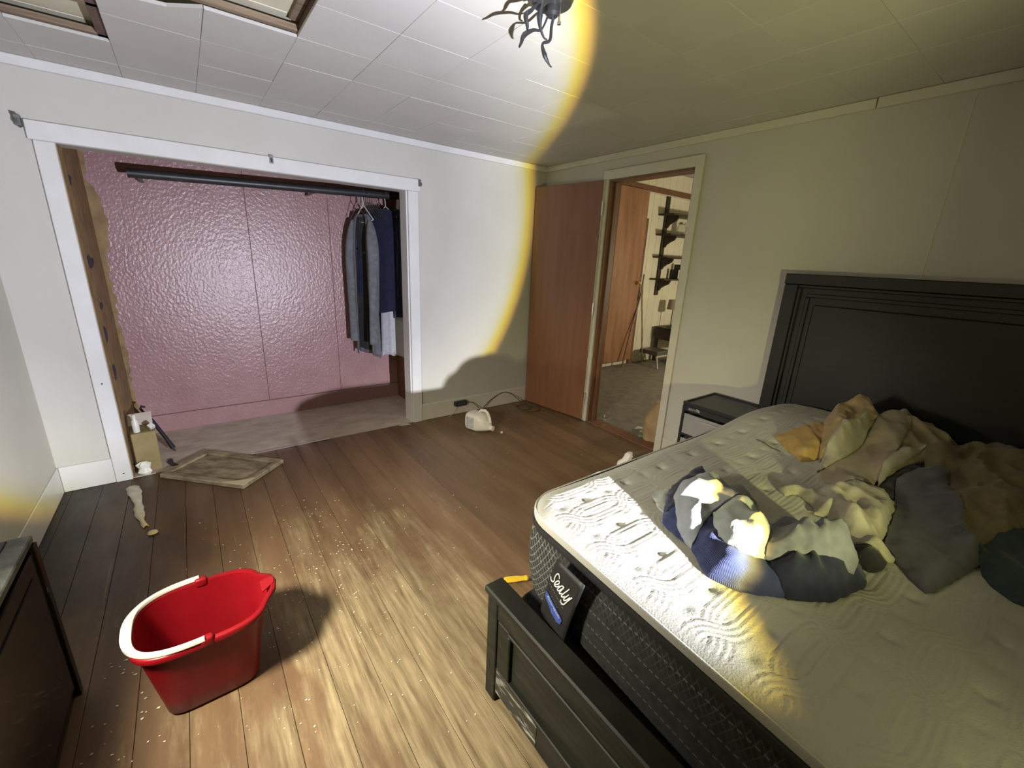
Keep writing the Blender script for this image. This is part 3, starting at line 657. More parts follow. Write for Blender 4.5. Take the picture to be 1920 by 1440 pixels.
jx = thing('carton', (-3.115, .09, .002), 'tall olive cardboard carton behind the left closet jamb', 'box', rz=.12)
MB().b2((-.075, -.04, 0), (.045, .13, .265), bev=.003).build('body', M['olive'], jx, local=True)
MB().b2((-.07, -.0405, .205), (.04, -.039, .262)).build('label_strip', M['olive'], jx, local=True)
MB().poly([(-.075, .13, .265), (.045, .13, .265), (.050, .20, .32), (-.07, .20, .32)], (0, 0, 1), .003).build('flap', M['closet_floor'], jx, local=True)
wbt = thing('white_bottle', (-3.155, .075, .268), 'small white bottle standing on the olive carton', 'bottle')
MB().loft(lathe([(.016, 0), (.018, .004), (.018, .075), (.009, .088), (.009, .095)], (-3.155, .075, .268), 14), cap0=True, cap1=True).build('body', M['white_plastic'], wbt, True)
MB().loft(lathe([(.011, .095), (.011, .115), (.008, .117)], (-3.155, .075, .268), 14), cap0=True, cap1=True).build('cap', M['white_plastic'], wbt, True)
tag(MB().box((-3.085, .10, .285), (.03, .03, .03), Matrix.Rotation(.7, 3, 'X') @ rotz(.6), bev=.002).build('white_cube', M['white_plastic'], None), 'little white block beside the bottle on the olive carton', 'block')
rg = []
for i, (r, z) in enumerate([(.025, .003), (.040, .02), (.030, .045), (.036, .07), (.012, .088)]):
    rg.append([(-3.155+r*(1+.75*noise.noise(Vector((j*.63, i*1.3, 7))))*math.cos(2*PI*j/12), -.0+.005+r*(1+.75*noise.noise(Vector((j*.63, i*1.3, 9))))*math.sin(2*PI*j/12)*.7, z) for j in range(12)])
for r_ in rg:
    for j in range(12): r_[j] = (r_[j][0]+.005, r_[j][1]+.035-.02, r_[j][2])
tag(MB().loft(rg, cap0=True, cap1=True).build('crumpled_bag', M['tissue'], None, True, ang=20), 'crumpled pale plastic bag at the foot of the left closet jamb', 'bag')
sk = thing('umbrella', (-3.02, .30, .004), 'closed black umbrella propped in the left closet corner', 'umbrella')
MB().tube([(-3.135, .44, .27), (-3.10, .40, .22), (-3.04, .33, .10), (-3.012, .30, .035)], [.009, .012, .012, .016], 10).build('rolled_canopy', M['black_plastic'], sk, True)
MB().tube([(-3.012, .30, .035), (-3.002, .29, .012)], [.006, .004], 8).build('tip', M['black_metal'], sk, True)
MB().tube([(-3.135, .44, .27), (-3.155, .46, .30), (-3.15, .475, .315), (-3.13, .47, .305)], .008, 8).build('handle', M['black_plastic'], sk, True)
tag(MB().poly([(-3.04, .17, .0035), (-3.02, .18, .0035), (-3.01, .10, .0035), (-2.985, .055, .0035), (-3.02, .06, .0035), (-3.045, .12, .0035)], (0, 0, 1), .006).build('black_scrap', M['black_plastic'], None), 'flat black plastic scrap on the closet floor below the umbrella', 'scrap')

# curtain brackets left on the closet head casing
for i, (x_, z_, lab) in enumerate(((-3.318, 1.93, 'bent grey curtain bracket at the left end of the closet head casing'), (-2.255, 1.925, 'small grey curtain bracket at the middle of the closet head casing'), (-1.268, 1.915, 'small grey curtain bracket at the right end of the closet head casing'))):
    t = thing('curtain_bracket', (x_, -.022, z_), lab, 'bracket', 'curtain brackets')
    MB().b2((x_-.011, -.0255, z_-.018), (x_+.011, -.0225 if i else -.0005, z_+.030), bev=.001).build('plate', M['grey_metal'], t)
    MB().poly([(x_-.002, -.026, z_+.012), (x_-.002, -.062, z_+.004), (x_-.002, -.066, z_-.012), (x_-.002, -.055, z_-.016), (x_-.002, -.026, z_-.010)], (1, 0, 0), .004).build('arm', M['grey_metal'], t)
    if i == 0:
        MB().poly([(x_-.024, -.006, z_+.045), (x_-.002, -.012, z_+.040), (x_+.016, -.022, z_-.020), (x_+.004, -.024, z_-.028), (x_-.014, -.012, z_+.005)], (0, -1, 0), .003).build('bent_strap', M['grey_metal'], t)

# ------------------------------------------------------------------ ceiling fixture
fx_ = thing('ceiling_light', (-1.725, -2.01, H), 'black bare ceiling light base with frayed drooping wires', 'ceiling light')
c = (-1.725, -2.01, H-.002)
MB().loft([[(c[0]+r*math.cos(2*PI*j/28), c[1]+r*math.sin(2*PI*j/28), c[2]-z) for j in range(28)] for r, z in [(.070, 0), (.070, .012), (.062, .028), (.030, .034)]], cap0=True, cap1=True).build('canopy', M['black_metal'], fx_, True)
MB().loft([[(c[0]+.004+r*math.cos(2*PI*j/16), c[1]+r*math.sin(2*PI*j/16), c[2]-z) for j in range(16)] for r, z in [(.024, .030), (.024, .052), (.016, .060)]], cap0=True, cap1=True).build('socket', M['black_plastic'], fx_, True)
MB().loft([[(c[0]+r*math.cos(2*PI*j/32), c[1]+r*math.sin(2*PI*j/32), c[2]-z) for j in range(32)] for r, z in [(.100, .0), (.100, .003), (.072, .004)]], cap0=True, cap1=True).build('plaster_ring', M['trim'], fx_, True)
def wire(p, rr):
    # smooth the polyline
    P = [Vector(q) for q in p]; out = []; ro = []
    for i in range(len(P)-1):
        a, b = P[max(i-1, 0)], P[i]; c_, d_ = P[i+1], P[min(i+2, len(P)-1)]
        for s in range(5):
            t = s/5
            out.append(.5*((2*b)+(c_-a)*t+(2*a-5*b+4*c_-d_)*t*t+(3*b-a-3*c_+d_)*t**3)); ro.append(rr[i]+(rr[i+1]-rr[i])*t)
    out.append(P[-1]); ro.append(rr[-1])
    MB().tube(out, ro, 8).build('loose_wire', M['black_plastic'], fx_, True)
wire([(-1.700, -2.000, H-.035), (-1.705, -1.990, 2.14), (-1.709, -1.990, 2.098), (-1.735, -1.985, 2.082), (-1.728, -1.99, 2.052), (-1.706, -1.99, 2.030), (-1.696, -1.99, 2.026)], [.004, .005, .005, .004, .008, .003, .0025])
wire([(-1.715, -1.990, H-.035), (-1.745, -1.99, 2.118), (-1.78, -1.99, 2.105), (-1.815, -1.99, 2.082), (-1.826, -1.99, 2.058), (-1.833, -1.99, 2.045)], [.004, .003, .005, .008, .005, .003])
wire([(-1.765, -1.990, H-.030), (-1.790, -1.99, 2.155), (-1.812, -1.99, 2.135), (-1.804, -1.99, 2.108), (-1.805, -1.99, 2.100)], [.004, .006, .008, .005, .0035])
wire([(-1.755, -1.995, H-.035), (-1.757, -1.99, 2.15), (-1.752, -1.99, 2.12), (-1.735, -1.99, 2.098), (-1.722, -1.99, 2.096)], [.006, .010, .005, .003, .002])
MB().tube([(-1.70, -2.02, H-.034), (-1.70, -2.02, H-.075)], .003, 6).tube([(-1.70, -2.02, H-.072), (-1.70, -2.02, H-.08)], .006, 8).build('screw', M['steel'], fx_, True)

# ------------------------------------------------------------------ bed
bed = thing('bed_frame', (-1.1, -3.10, 0), 'black wooden panel bed frame with tall headboard by the right wall', 'bed')
hb0, hb1 = -2.213, -3.93          # headboard y range
MB().b2((-.058, hb1, .30), (-.022, hb0, 1.375), bev=.003).build('headboard_panel', M['black_paint'], bed)
MB().b2((-.085, hb1-.004, 1.335), (-.018, hb0+.004, 1.392), bev=.004).build('headboard_top_rail', M['black_paint'], bed)
for ya in (hb0, hb1):
    sg = -1 if ya == hb0 else 1
    MB().b2((-.085, min(ya, ya+sg*.068), .0015), (-.018, max(ya, ya+sg*.068), 1.335), bev=.004).build('headboard_post', M['black_paint'], bed)
for (ins, wdt, pr_) in ((.068, .016, .076), (.112, .020, .070)):
    m_ = MB(); z1 = 1.335-(ins-.068)
    m_.b2((-pr_, hb1+ins, z1-wdt), (-.056, hb0-ins, z1), bev=.003)
    m_.b2((-pr_, hb0-ins-wdt, .45), (-.056, hb0-ins, z1-wdt), bev=.003)
    m_.b2((-pr_, hb1+ins, .45), (-.056, hb1+ins+wdt, z1-wdt), bev=.003)
    m_.build('headboard_moulding', M['black_paint'], bed)
MB().b2((-.068, hb1+.155, .42), (-.056, hb0-.155, 1.235), bev=.006).build('headboard_field', M['black_paint'], bed)
# footboard (its front face looks to -x)
f0, f1 = -2.372, -3.97; FX = -2.150
MB().b2((FX+.012, f1, .03), (FX+.042, f0, .415), bev=.002).build('footboard_panel', M['foot_paint'], bed)
MB().b2((FX-.012, f1-.004, .412), (FX+.055, f0+.004, .436), bev=.005).build('footboard_cap', M['foot_paint'], bed)
MB().b2((FX, f0-.050, .0015), (FX+.050, f0, .412), bev=.003).build('footboard_post', M['foot_paint'], bed)
MB().b2((FX, f1, .0015), (FX+.050, f1+.050, .412), bev=.003).build('footboard_post', M['foot_paint'], bed)
MB().b2((FX+.003, f1+.05, .335), (FX+.03, f0-.050, .412), bev=.003).build('footboard_rail', M['foot_paint'], bed)
MB().b2((FX+.003, f1+.05, .045), (FX+.03, f0-.050, .145), bev=.003).build('footboard_rail', M['foot_paint'], bed)
MB().b2((FX+.003, f0-.110, .145), (FX+.03, f0-.054, .335), bev=.003).build('footboard_stile', M['foot_paint'], bed)
tag(MB().b2((FX+.0015, f0-.26, .052), (FX+.0035, f0-.058, .140)).build('scuffed_patch', M['scuff'], bed), 'pale scuffed patch worn into the bottom rail')
m_ = MB()
m_.b2((FX-.002, f1+.11, .325), (FX+.03, f0-.110, .337), bev=.003); m_.b2((FX-.002, f1+.11, .143), (FX+.03, f0-.110, .155), bev=.003); m_.b2((FX-.002, f0-.122, .155), (FX+.03, f0-.110, .325), bev=.003)
m_.build('footboard_moulding', M['foot_paint'], bed)
for ya in (-2.40, -3.955):
    MB().b2((-2.10, ya-.012, .10), (-.085, ya+.012, .30), bev=.003).build('side_rail', M['black_paint'], bed)
def rr_(x0, y0, x1, y1, r_, n=8):
    q = []
    for (cx, cy, a0) in ((x1-r_, y1-r_, 0), (x0+r_, y1-r_, PI/2), (x0+r_, y0+r_, PI), (x1-r_, y0+r_, 1.5*PI)):
        for i in range(n+1):
            a = a0+PI/2*i/n; q.append((cx+r_*math.cos(a), cy+r_*math.sin(a)))
    return q
def rrz(g_, z): return [(a, b, z) for a, b in rr_(-2.098+g_, -3.935+g_, -.095-g_, -2.418-g_, .075)]
fo_ = thing('box_spring', (-1.1, -3.17, .17), 'low black fabric box spring under the mattress', 'box spring')
MB().loft([rrz(.012, .172), rrz(0, .185), rrz(0, .375), rrz(.010, .390)], cap0=True, cap1=True).build('cover', F['black'], fo_, True)
# mattress ---------------------------------------------------------------
MX0, MX1, MY0, MY1 = -2.085, -.100, -3.95, -2.362     # outline
ZB, ZT = .392, .690
def mat_edge(x, y):
    """distance inside the rounded outline"""
    cx, cy = (MX0+MX1)/2, (MY0+MY1)/2; hx_, hy_ = (MX1-MX0)/2, (MY1-MY0)/2; r = .13
    qx, qy = np.abs(x-cx)-hx_+r, np.abs(y-cy)-hy_+r
    return -(np.minimum(np.maximum(qx, qy), 0)+np.hypot(np.maximum(qx, 0), np.maximum(qy, 0))-r)
def ztop_smooth(x, y):
    e = mat_edge(x, y)
    z = ZT+.045*np.exp(-((x+.50)/.33)**2)*np.exp(-((y+2.75)/.55)**2)
    z = z-.016*np.clip(1-e/.05, 0, 1)**2
    z = z-.020*np.exp(-((x+1.35)/.35)**2-((y+3.2)/.5)**2)
    return z
PX, PY, XT, YT = .2075, .1445, -2.005, -2.540
def quilt(x, y):
    s = np.sin(PI*(x-XT)/PX); sh = np.tanh(2.6*s)/math.tanh(2.6); A = .030
    h = np.zeros_like(x); band = np.zeros_like(x)
    yy = (y-YT)/PY; fr = (yy-np.round(yy))*PY
    for sg in (1, -1):
        ds = PI/PX*np.cos(PI*(x-XT)/PX)*2.6*(1-np.tanh(2.6*s)**2)*A
        for kk in (-1, 0, 1):
            d = (fr-kk*PY-sg*A*sh)/np.sqrt(1+ds*ds)
            inb = np.clip((.0215-np.abs(d))/.003, 0, 1)
            ridge = .0010*inb
            for g_ in (-.0205, -.0070, .0070, .0205):
                ridge = ridge-.0019*np.exp(-((d-g_)/.0017)**2)
            band = np.maximum(band, inb); h = np.where(np.abs(d) < .026, np.where(inb > 0, np.maximum(ridge, h*0+ridge), h+ridge), h)
    # pillowed cells
    cell = (np.cos(2*PI*(x-XT)/PX)*.5+.5)*(.5-.5*np.cos(2*PI*yy))
    h = h+.0010*cell*(1-band)
    # buttons pulled in: between rectangles and in the middle of the cells of the foot row
    for (ox, oy, dep, rad) in ((PX/2, .5, .0095, .014), (0.0, .5, .005, .016)):
        xx = (x-XT-ox)/PX; ex = (xx-np.round(xx))*PX; ey = (yy-oy-np.round(yy-oy))*PY
        h = h-dep*np.exp(-(np.hypot(ex, ey)/rad)**1.4)
    return h
gxs = np.concatenate([np.arange(MX0, -1.40, .0042), np.arange(-1.40, MX1, .011), [MX1]])
gys = np.concatenate([np.arange(MY1, -3.40, -.0042), np.arange(-3.40, MY0, -.03), [MY0]])
def warp(x, y):
    """pull the square grid into the rounded outline"""
    cx, cy = (MX0+MX1)/2, (MY0+MY1)/2; hx_, hy_ = (MX1-MX0)/2, (MY1-MY0)/2; r = .13
    qx, qy = np.maximum(np.abs(x-cx)-(hx_-r), 0)/r, np.maximum(np.abs(y-cy)-(hy_-r), 0)/r
    m_ = np.maximum(qx, qy); l_ = np.hypot(qx, qy); k_ = np.where(l_ > 0, m_/np.maximum(l_, 1e-9), 1.0)
    return cx+np.sign(x-cx)*(np.minimum(np.abs(x-cx), hx_-r)+r*qx*k_), cy+np.sign(y-cy)*(np.minimum(np.abs(y-cy), hy_-r)+r*qy*k_)
GX, GY = np.meshgrid(gxs, gys, indexing='ij')
WX, WY = warp(GX, GY)
E_ = mat_edge(WX, WY)
def shear(x, y): return x+np.clip((y+3.2)/.84, -.9, 1)*.055*np.clip(1-(x-MX0)/1.9, 0, 1)
WZ = ztop_smooth(WX, WY)+quilt(WX, WY)*np.clip((E_-.012)/.03, 0, 1)
WZ = WZ + .003*np.sin(WX*9+1)*np.sin(WY*7)
nx_, ny_ = GX.shape
WXs = shear(WX, WY)
verts = np.stack([WXs, WY, WZ], -1).reshape(-1, 3)
idx = np.arange(nx_*ny_).reshape(nx_, ny_)
faces = np.stack([idx[:-1, :-1], idx[:-1, 1:], idx[1:, 1:], idx[1:, :-1]], -1).reshape(-1, 4)
mt = thing('mattress', (-1.1, -3.15, ZB), 'white quilted mattress with charcoal sides on the black bed frame', 'mattress')
def fastmesh(name, v, f, smooth=True):
    me = bpy.data.meshes.new(name); n = len(f)
    me.vertices.add(len(v)); me.vertices.foreach_set('co', np.asarray(v, dtype=np.float32).ravel())
    me.loops.add(n*4); me.loops.foreach_set('vertex_index', np.asarray(f, dtype=np.int32).ravel())
    me.polygons.add(n); me.polygons.foreach_set('loop_start', np.arange(0, n*4, 4, dtype=np.int32))
    me.update(calc_edges=True); me.validate()
    if smooth: me.polygons.foreach_set('use_smooth', np.ones(n, dtype=bool))
    return me
link('quilted_top', fastmesh('quilted_top', verts, faces[:, ::1]), M['mtop'], mt)
# outline rings for sides
loop = [(WXs[i, 0], WY[i, 0]) for i in range(nx_)] + [(WXs[-1, j], WY[-1, j]) for j in range(1, ny_)] + [(WXs[i, -1], WY[i, -1]) for i in range(nx_-2, -1, -1)] + [(WXs[0, j], WY[0, j]) for j in range(ny_-2, 0, -1)]
loop = np.array(loop)[::5]
ccx, ccy = (MX0+MX1)/2, (MY0+MY1)/2
def ringz(z, out):
    L2 = loop.copy(); nrm = np.roll(L2, -1, 0)-np.roll(L2, 1, 0); nrm = np.stack([nrm[:, 1], -nrm[:, 0]], -1); nrm /= np.linalg.norm(nrm, axis=1)[:, None]+1e-9
    s_ = np.sign(np.sum(nrm*(L2-[ccx, ccy]), 1)); nrm *= s_[:, None]
    return [(L2[i, 0]+nrm[i, 0]*out, L2[i, 1]+nrm[i, 1]*out, z) for i in range(len(L2))]
ze = ZT-.016
MB().loft([ringz(ze+.004, -.002), ringz(ze+.006, .003), ringz(ze, .007), ringz(ze-.012, .007), ringz(ze-.014, .002)]).build('white_piping', M['mtop'], mt, True)
MB().loft([ringz(ze-.014, .002), ringz(ze-.018, .010), ringz(ze-.028, .012), ringz(ze-.038, .008), ringz(ze-.041, .002)]).build('black_edge_band', M['mband'], mt, True)
MB().loft([ringz(ze-.041, .002), ringz(ze-.07, .010), ringz(ze-.12, .015), ringz(ze-.18, .013), ringz(ZB+.03, .002), ringz(ZB+.008, -.008), ringz(ZB, -.025)], cap1=True).build('side_panel', M['mside'], mt, True, ang=80)

# black label over the foot panel, with the maker's word
LX = MX0-.008
def lp_(u, v, d=0.0):     # label coordinates: u right (0..1), v down (0..1)
    tl = Vector((LX+.002, -2.600, .655)); tr = Vector((LX-.008, -2.710, .655)); bl = Vector((LX+.008, -2.545, .440)); br = Vector((LX+.000, -2.645, .385))
    p = tl.lerp(tr, u).lerp(bl.lerp(br, u), v); p.x -= d + .006*math.sin(PI*min(1, v)); return p
m_ = MB(); rws = []
for j in range(13):
    rws.append([lp_(i/6, j/12) for i in range(7)])
m_.loft(rws, closed=False); lab = m_.build('brand_label', M['label_black'], mt, True)
lab.modifiers.new('thick', 'SOLIDIFY').thickness = .0015
def px2uv(x, y):
    """zoomed picture of the label -> label u, v"""
    # corners in the zoom: TL (285,-150) TR (1010,470) BL (20,1500) BR (720,2150) (approximate affine)
    ex = (725.0, 620.0); ey = (-265.0, 1650.0)
    X, Y = x-285.0, y+150.0; det = ex[0]*ey[1]-ex[1]*ey[0]
    return ((X*ey[1]-Y*ey[0])/det, (ex[0]*Y-ex[1]*X)/det)
def stroke(name, lines, m, r, d=.0028):
    mb = MB()
    for ln in lines:
        P = [Vector(lp_(*px2uv(*q), d)) for q in ln]
        out = []
        for i in range(len(P)-1):
            a, b = P[max(i-1, 0)], P[i]; c_, e = P[i+1], P[min(i+2, len(P)-1)]
            for s in range(4):
                t = s/4; out.append(.5*((2*b)+(c_-a)*t+(2*a-5*b+4*c_-e)*t*t+(3*b-a-3*c_+e)*t**3))
        out.append(P[-1]); mb.tube(out, r, 6)
    return mb.build(name, m, lab, True)
stroke('lettering', [
 [(238, 345), (265, 430), (315, 463), (343, 420), (343, 335), (368, 255), (408, 232), (445, 285), (455, 350)],
 [(385, 515), (450, 492), (478, 440), (440, 405), (388, 450), (365, 515), (395, 562), (445, 558), (490, 520)],
 [(605, 545), (550, 512), (492, 560), (460, 622), (488, 652), (545, 605), (600, 548), (522, 680), (540, 712), (585, 690)],
 [(728, 560), (598, 715), (585, 765), (625, 768), (655, 740)],
 [(742, 690), (655, 795), (662, 838), (712, 818), (790, 745)], [(822, 740), (715, 880), (665, 940), (610, 925), (578, 850)]], M['print_white'], .0016)
stroke('small_print', [[(238+i*50, 540+i*58), (266+i*50, 572+i*58)] for i in range(9)] + [[(340+i*42, 850+i*50), (362+i*42, 876+i*50)] for i in range(5)], M['print_grey'], .0007)
bp_ = [(175, 775), (250, 840), (640, 1270), (690, 1340), (655, 1450), (560, 1440), (380, 1285), (345, 1210), (155, 925)]
mb = MB(); mb.poly([lp_(*px2uv(*q), .0022) for q in bp_], (-1, 0, 0), .001); mb.build('blue_badge', M['print_blue'], lab)
tcv = bpy.data.curves.new('badge_text', 'FONT'); tcv.body = 'Posturepedic'; tcv.size = .0115; tcv.extrude = .0003; tcv.shear = .1
to = bpy.data.objects.new('badge_text_tmp', tcv); COL.objects.link(to)
bpy.context.view_layer.update()
tme = bpy.data.meshes.new_from_object(to.evaluated_get(bpy.context.evaluated_depsgraph_get())); bpy.data.objects.remove(to)
tme.name = 'badge_lettering'; tme.materials.clear()
p0, p1, p2 = lp_(*px2uv(225, 905), .004), lp_(*px2uv(620, 1325), .004), lp_(*px2uv(225, 800), .004)
ux = (p1-p0).normalized(); uy = Vector((0, 0, 1)); uy = (uy-ux*uy.dot(ux)).normalized(); uz = ux.cross(uy)
wtx = max(v.co.x for v in tme.vertices); sc = (p1-p0).length/wtx
tme.transform(Matrix(((ux.x*sc, uy.x*sc, uz.x, p0.x), (ux.y*sc, uy.y*sc, uz.y, p0.y), (ux.z*sc, uy.z*sc, uz.z, p0.z), (0, 0, 0, 1))))
link('badge_lettering', tme, M['print_lightblue'], lab)

# ------------------------------------------------------------------ clothes on the mattress
hs = .01; hx0, hy0 = -2.2, -4.0
HXg, HYg = np.meshgrid(np.arange(hx0, 0.05, hs), np.arange(hy0, -2.2, hs), indexing='ij')
HM = ztop_smooth(HXg, HYg)
def hsample(A, x, y):
    fx2 = np.clip((x-hx0)/hs, 0, A.shape[0]-1.001); fy2 = np.clip((y-hy0)/hs, 0, A.shape[1]-1.001)
    i, j = fx2.astype(int), fy2.astype(int); a, b = fx2-i, fy2-j
    return A[i, j]*(1-a)*(1-b)+A[i+1, j]*a*(1-b)+A[i, j+1]*(1-a)*b+A[i+1, j+1]*a*b
def blur(A, n=3):
    for _ in range(n):
        P = np.pad(A, 1, mode='edge'); A = (P[:-2, 1:-1]+P[2:, 1:-1]+P[1:-1, :-2]+P[1:-1, 2:]+2*P[1:-1, 1:-1])/6
    return A
def cloth(name, label, cat, poly, m, height=.03, fold=.012, ang=0.0, freq=40, seed=0, res=.0085, soft=.035, lift=None, rough=.25, smooth_n=1):
    """garment lying on the bed: outline triangulated, draped over whatever is already there, with ridged folds"""
    global HM
    rnd = random.Random(seed)
    P = [Vector((a, b)) for a, b in poly]; n = len(P); dense = []
    for i in range(n):      # smooth closed outline with a little raggedness
        a, b, c_, d_ = P[i-1], P[i], P[(i+1) % n], P[(i+2) % n]
        L_ = (c_-b).length; k_ = max(2, int(L_/res))
        for s in range(k_):
            t = s/k_; lin = b.lerp(c_, t)
            cr = .5*((2*b)+(c_-a)*t+(2*a-5*b+4*c_-d_)*t*t+(3*b-a-3*c_+d_)*t**3)
            q = lin.lerp(cr, .35); q = q+Vector((noise.noise(Vector((q.x*40, q.y*40, seed))), noise.noise(Vector((q.x*40, q.y*40, seed+9)))))*.004
            dense.append(q)
    xs = [p.x for p in dense]; ys = [p.y for p in dense]
    dn = np.array([(p.x, p.y) for p in dense]); A = dn; B = np.roll(dn, -1, 0)
    def inside(x, y):
        c_ = ((A[:, 1] > y) != (B[:, 1] > y)) & (x < (B[:, 0]-A[:, 0])*(y-A[:, 1])/(B[:, 1]-A[:, 1]+1e-12)+A[:, 0]); return c_.sum() % 2 == 1
    def dist(pts):
        out = np.full(len(pts), 9.0); AB = B-A; l2 = (AB**2).sum(1)+1e-12
        for k2 in range(len(A)):
            t = np.clip(((pts-A[k2])@AB[k2])/l2[k2], 0, 1); d = pts-(A[k2]+t[:, None]*AB[k2]); out = np.minimum(out, np.hypot(d[:, 0], d[:, 1]))
        return out
    pts = []
    yv = min(ys); row = 0
    while yv < max(ys):
        xv = min(xs)+(res/2 if row % 2 else 0)
        while xv < max(xs):
            q = (xv+rnd.uniform(-.2, .2)*res, yv+rnd.uniform(-.2, .2)*res)
            if inside(*q): pts.append(q)
            xv += res
        yv += res*.87; row += 1
    pts = np.array(pts)
    if len(pts): pts = pts[dist(pts) > res*.55]
    allp = np.concatenate([dn, pts]) if len(pts) else dn
    nb = len(dn)
    vo, eo, fo, _, _, _ = delaunay_2d_cdt([Vector(q) for q in allp.tolist()], [], [list(range(nb))], 1, 1e-6)
    V = np.array([(v.x, v.y) for v in vo]); D = dist(V)
    base = hsample(blur(HM, 6), V[:, 0], V[:, 1]); base0 = hsample(HM, V[:, 0], V[:, 1])
    base = np.maximum(base, base0)
    ca, sa = math.cos(ang), math.sin(ang)
    hgt = np.zeros(len(V))
    for i, (x_, y_) in enumerate(V):
        w1 = noise.noise(Vector((x_*6, y_*6, seed*1.7))); w2 = noise.noise(Vector((x_*6, y_*6, seed*1.7+31)))
        xa, ya = x_+.05*w1, y_+.05*w2; u_, v_ = xa*ca+ya*sa, -xa*sa+ya*ca; q = freq/38
        r1 = max(0, 1-2.6*abs(noise.noise(Vector((u_*3.2*q, v_*13*q, seed+.3))))); r2 = max(0, 1-2.4*abs(noise.noise(Vector((u_*9*q+3, v_*25*q, seed+7.7)))))
        r3 = max(0, 1-2.4*abs(noise.noise(Vector((u_*14*q+8, v_*46*q, seed+2.1)))))
        hgt[i] = fold*1.25*(r1**1.2*.9+r2**1.3*.55+r3**1.3*.22+.7*w1)+rough*.3*fold*noise.noise(Vector((x_*60, y_*60, seed)))
    dome = 1-np.exp(-(D/soft)**1.3)
    top = base+.005+(height*dome)+hgt*np.clip(D/.03, 0.12, 1)
    if lift is not None: top = top+np.array([lift(x_, y_) for x_, y_ in V])*dome
    nbr = [set() for _ in V]
    for f in fo:
        for a_, b_ in zip(f, f[1:]+f[:1]): nbr[a_].add(b_); nbr[b_].add(a_)
    nbl = [np.fromiter(q, int) if q else np.array([i]) for i, q in enumerate(nbr)]
    for _ in range(smooth_n):
        top = np.array([.45*top[i]+.55*top[nbl[i]].mean() for i in range(len(V))])
    top = np.maximum(top, base0+.004)
    bm = bmesh.new(); tv = [bm.verts.new((V[i, 0], V[i, 1], top[i])) for i in range(len(V))]
    bv = [bm.verts.new((V[i, 0], V[i, 1], base0[i]+.0015)) for i in range(len(V))]
    cnt = {}
    for f in fo:
        try: bm.faces.new([tv[i] for i in f]); bm.faces.new([bv[i] for i in reversed(f)])
        except ValueError: pass
        for a_, b_ in zip(f, f[1:]+f[:1]): cnt[(a_, b_)] = cnt.get((a_, b_), 0)+1
    for (a_, b_) in cnt:
        if (b_, a_) not in cnt:
            try: bm.faces.new((tv[a_], bv[a_], bv[b_], tv[b_]))
            except ValueError: pass
    bmesh.ops.recalc_face_normals(bm, faces=bm.faces)
    me = bpy.data.meshes.new(name); bm.to_mesh(me); bm.free()
    for p in me.polygons: p.use_smooth = True
    try: me.set_sharp_from_angle(angle=math.radians(75))
    except Exception: pass
    o = link(name, me, m); tag(o, label, cat)
    # raise the height map under this garment
    sel = (HXg > min(xs)) & (HXg < max(xs)) & (HYg > min(ys)) & (HYg < max(ys)); ii = np.argwhere(sel)
    if len(ii):
        q = np.stack([HXg[sel], HYg[sel]], -1); ins = np.array([inside(*r_) for r_ in q])
        for (i, j), ok, r_ in zip(ii, ins, q):
            if ok:
                k2 = np.argmin((V[:, 0]-r_[0])**2+(V[:, 1]-r_[1])**2); HM[i, j] = max(HM[i, j], top[k2])
    return o

# --- near pile
cloth('pale_cloth', 'pale sage cloth corner peeping out at the left of the blue pile', 'cloth', [(-1.655, -2.575), (-1.56, -2.585), (-1.60, -2.66), (-1.72, -2.68), (-1.705, -2.63)], F['sage'], .016, .008, .4, 50, 1)
cloth('blue_trousers', 'crumpled blue corduroy trousers lying lowest in the near clothes pile', 'trousers',
      [(-1.762, -2.685), (-1.60, -2.600), (-1.47, -2.580), (-1.433, -2.62), (-1.55, -2.74), (-1.60, -2.86), (-1.58, -2.97), (-1.50, -3.02), (-1.475, -3.075), (-1.56, -3.105), (-1.687, -3.076), (-1.781, -3.013), (-1.846, -2.950), (-1.862, -2.88), (-1.80, -2.80)],
      F['blue'], .040, .022, -.5, 34, 2, soft=.04)
cloth('navy_trousers', 'dark navy trousers sagging over the right end of the blue trousers', 'trousers',
      [(-1.70, -2.945), (-1.60, -2.955), (-1.50, -3.010), (-1.470, -3.075), (-1.55, -3.112), (-1.69, -3.085), (-1.775, -3.025), (-1.76, -2.975)], F['navy'], .022, .016, .35, 40, 31)
cloth('navy_shirt', 'navy shirt bunched between the blue trousers and the pale shorts', 'shirt',
      [(-1.735, -2.680), (-1.585, -2.600), (-1.46, -2.590), (-1.44, -2.64), (-1.50, -2.78), (-1.49, -2.90), (-1.56, -2.965), (-1.64, -2.93), (-1.66, -2.80)], F['navy'], .020, .014, .6, 40, 3)
cloth('sage_tee', 'white sage t-shirt folded over in the middle of the near pile', 'shirt',
      [(-1.53, -2.795), (-1.56, -2.84), (-1.60, -2.90), (-1.655, -2.955), (-1.745, -2.962), (-1.795, -2.915), (-1.775, -2.850), (-1.70, -2.79), (-1.61, -2.775)], F['sage'], .034, .018, 1.1, 36, 4)
cloth('grey_trousers', 'grey twill trousers stretched out to the right of the near pile', 'trousers',
      [(-1.56, -2.885), (-1.53, -2.945), (-1.495, -3.005), (-1.485, -3.062), (-1.58, -3.090), (-1.645, -3.035), (-1.72, -2.995), (-1.755, -2.955), (-1.67, -2.935)], F['greyd'], .030, .022, .35, 48, 5)
cloth('grey_shorts', 'pale grey shorts with a stitched cuff on top of the near pile', 'shorts',
      [(-1.700, -2.672), (-1.60, -2.668), (-1.48, -2.670), (-1.355, -2.710), (-1.40, -2.785), (-1.52, -2.815), (-1.62, -2.822), (-1.70, -2.792), (-1.800, -2.800), (-1.775, -2.745)], F['lightgrey'], .030, .014, -.9, 30, 6)
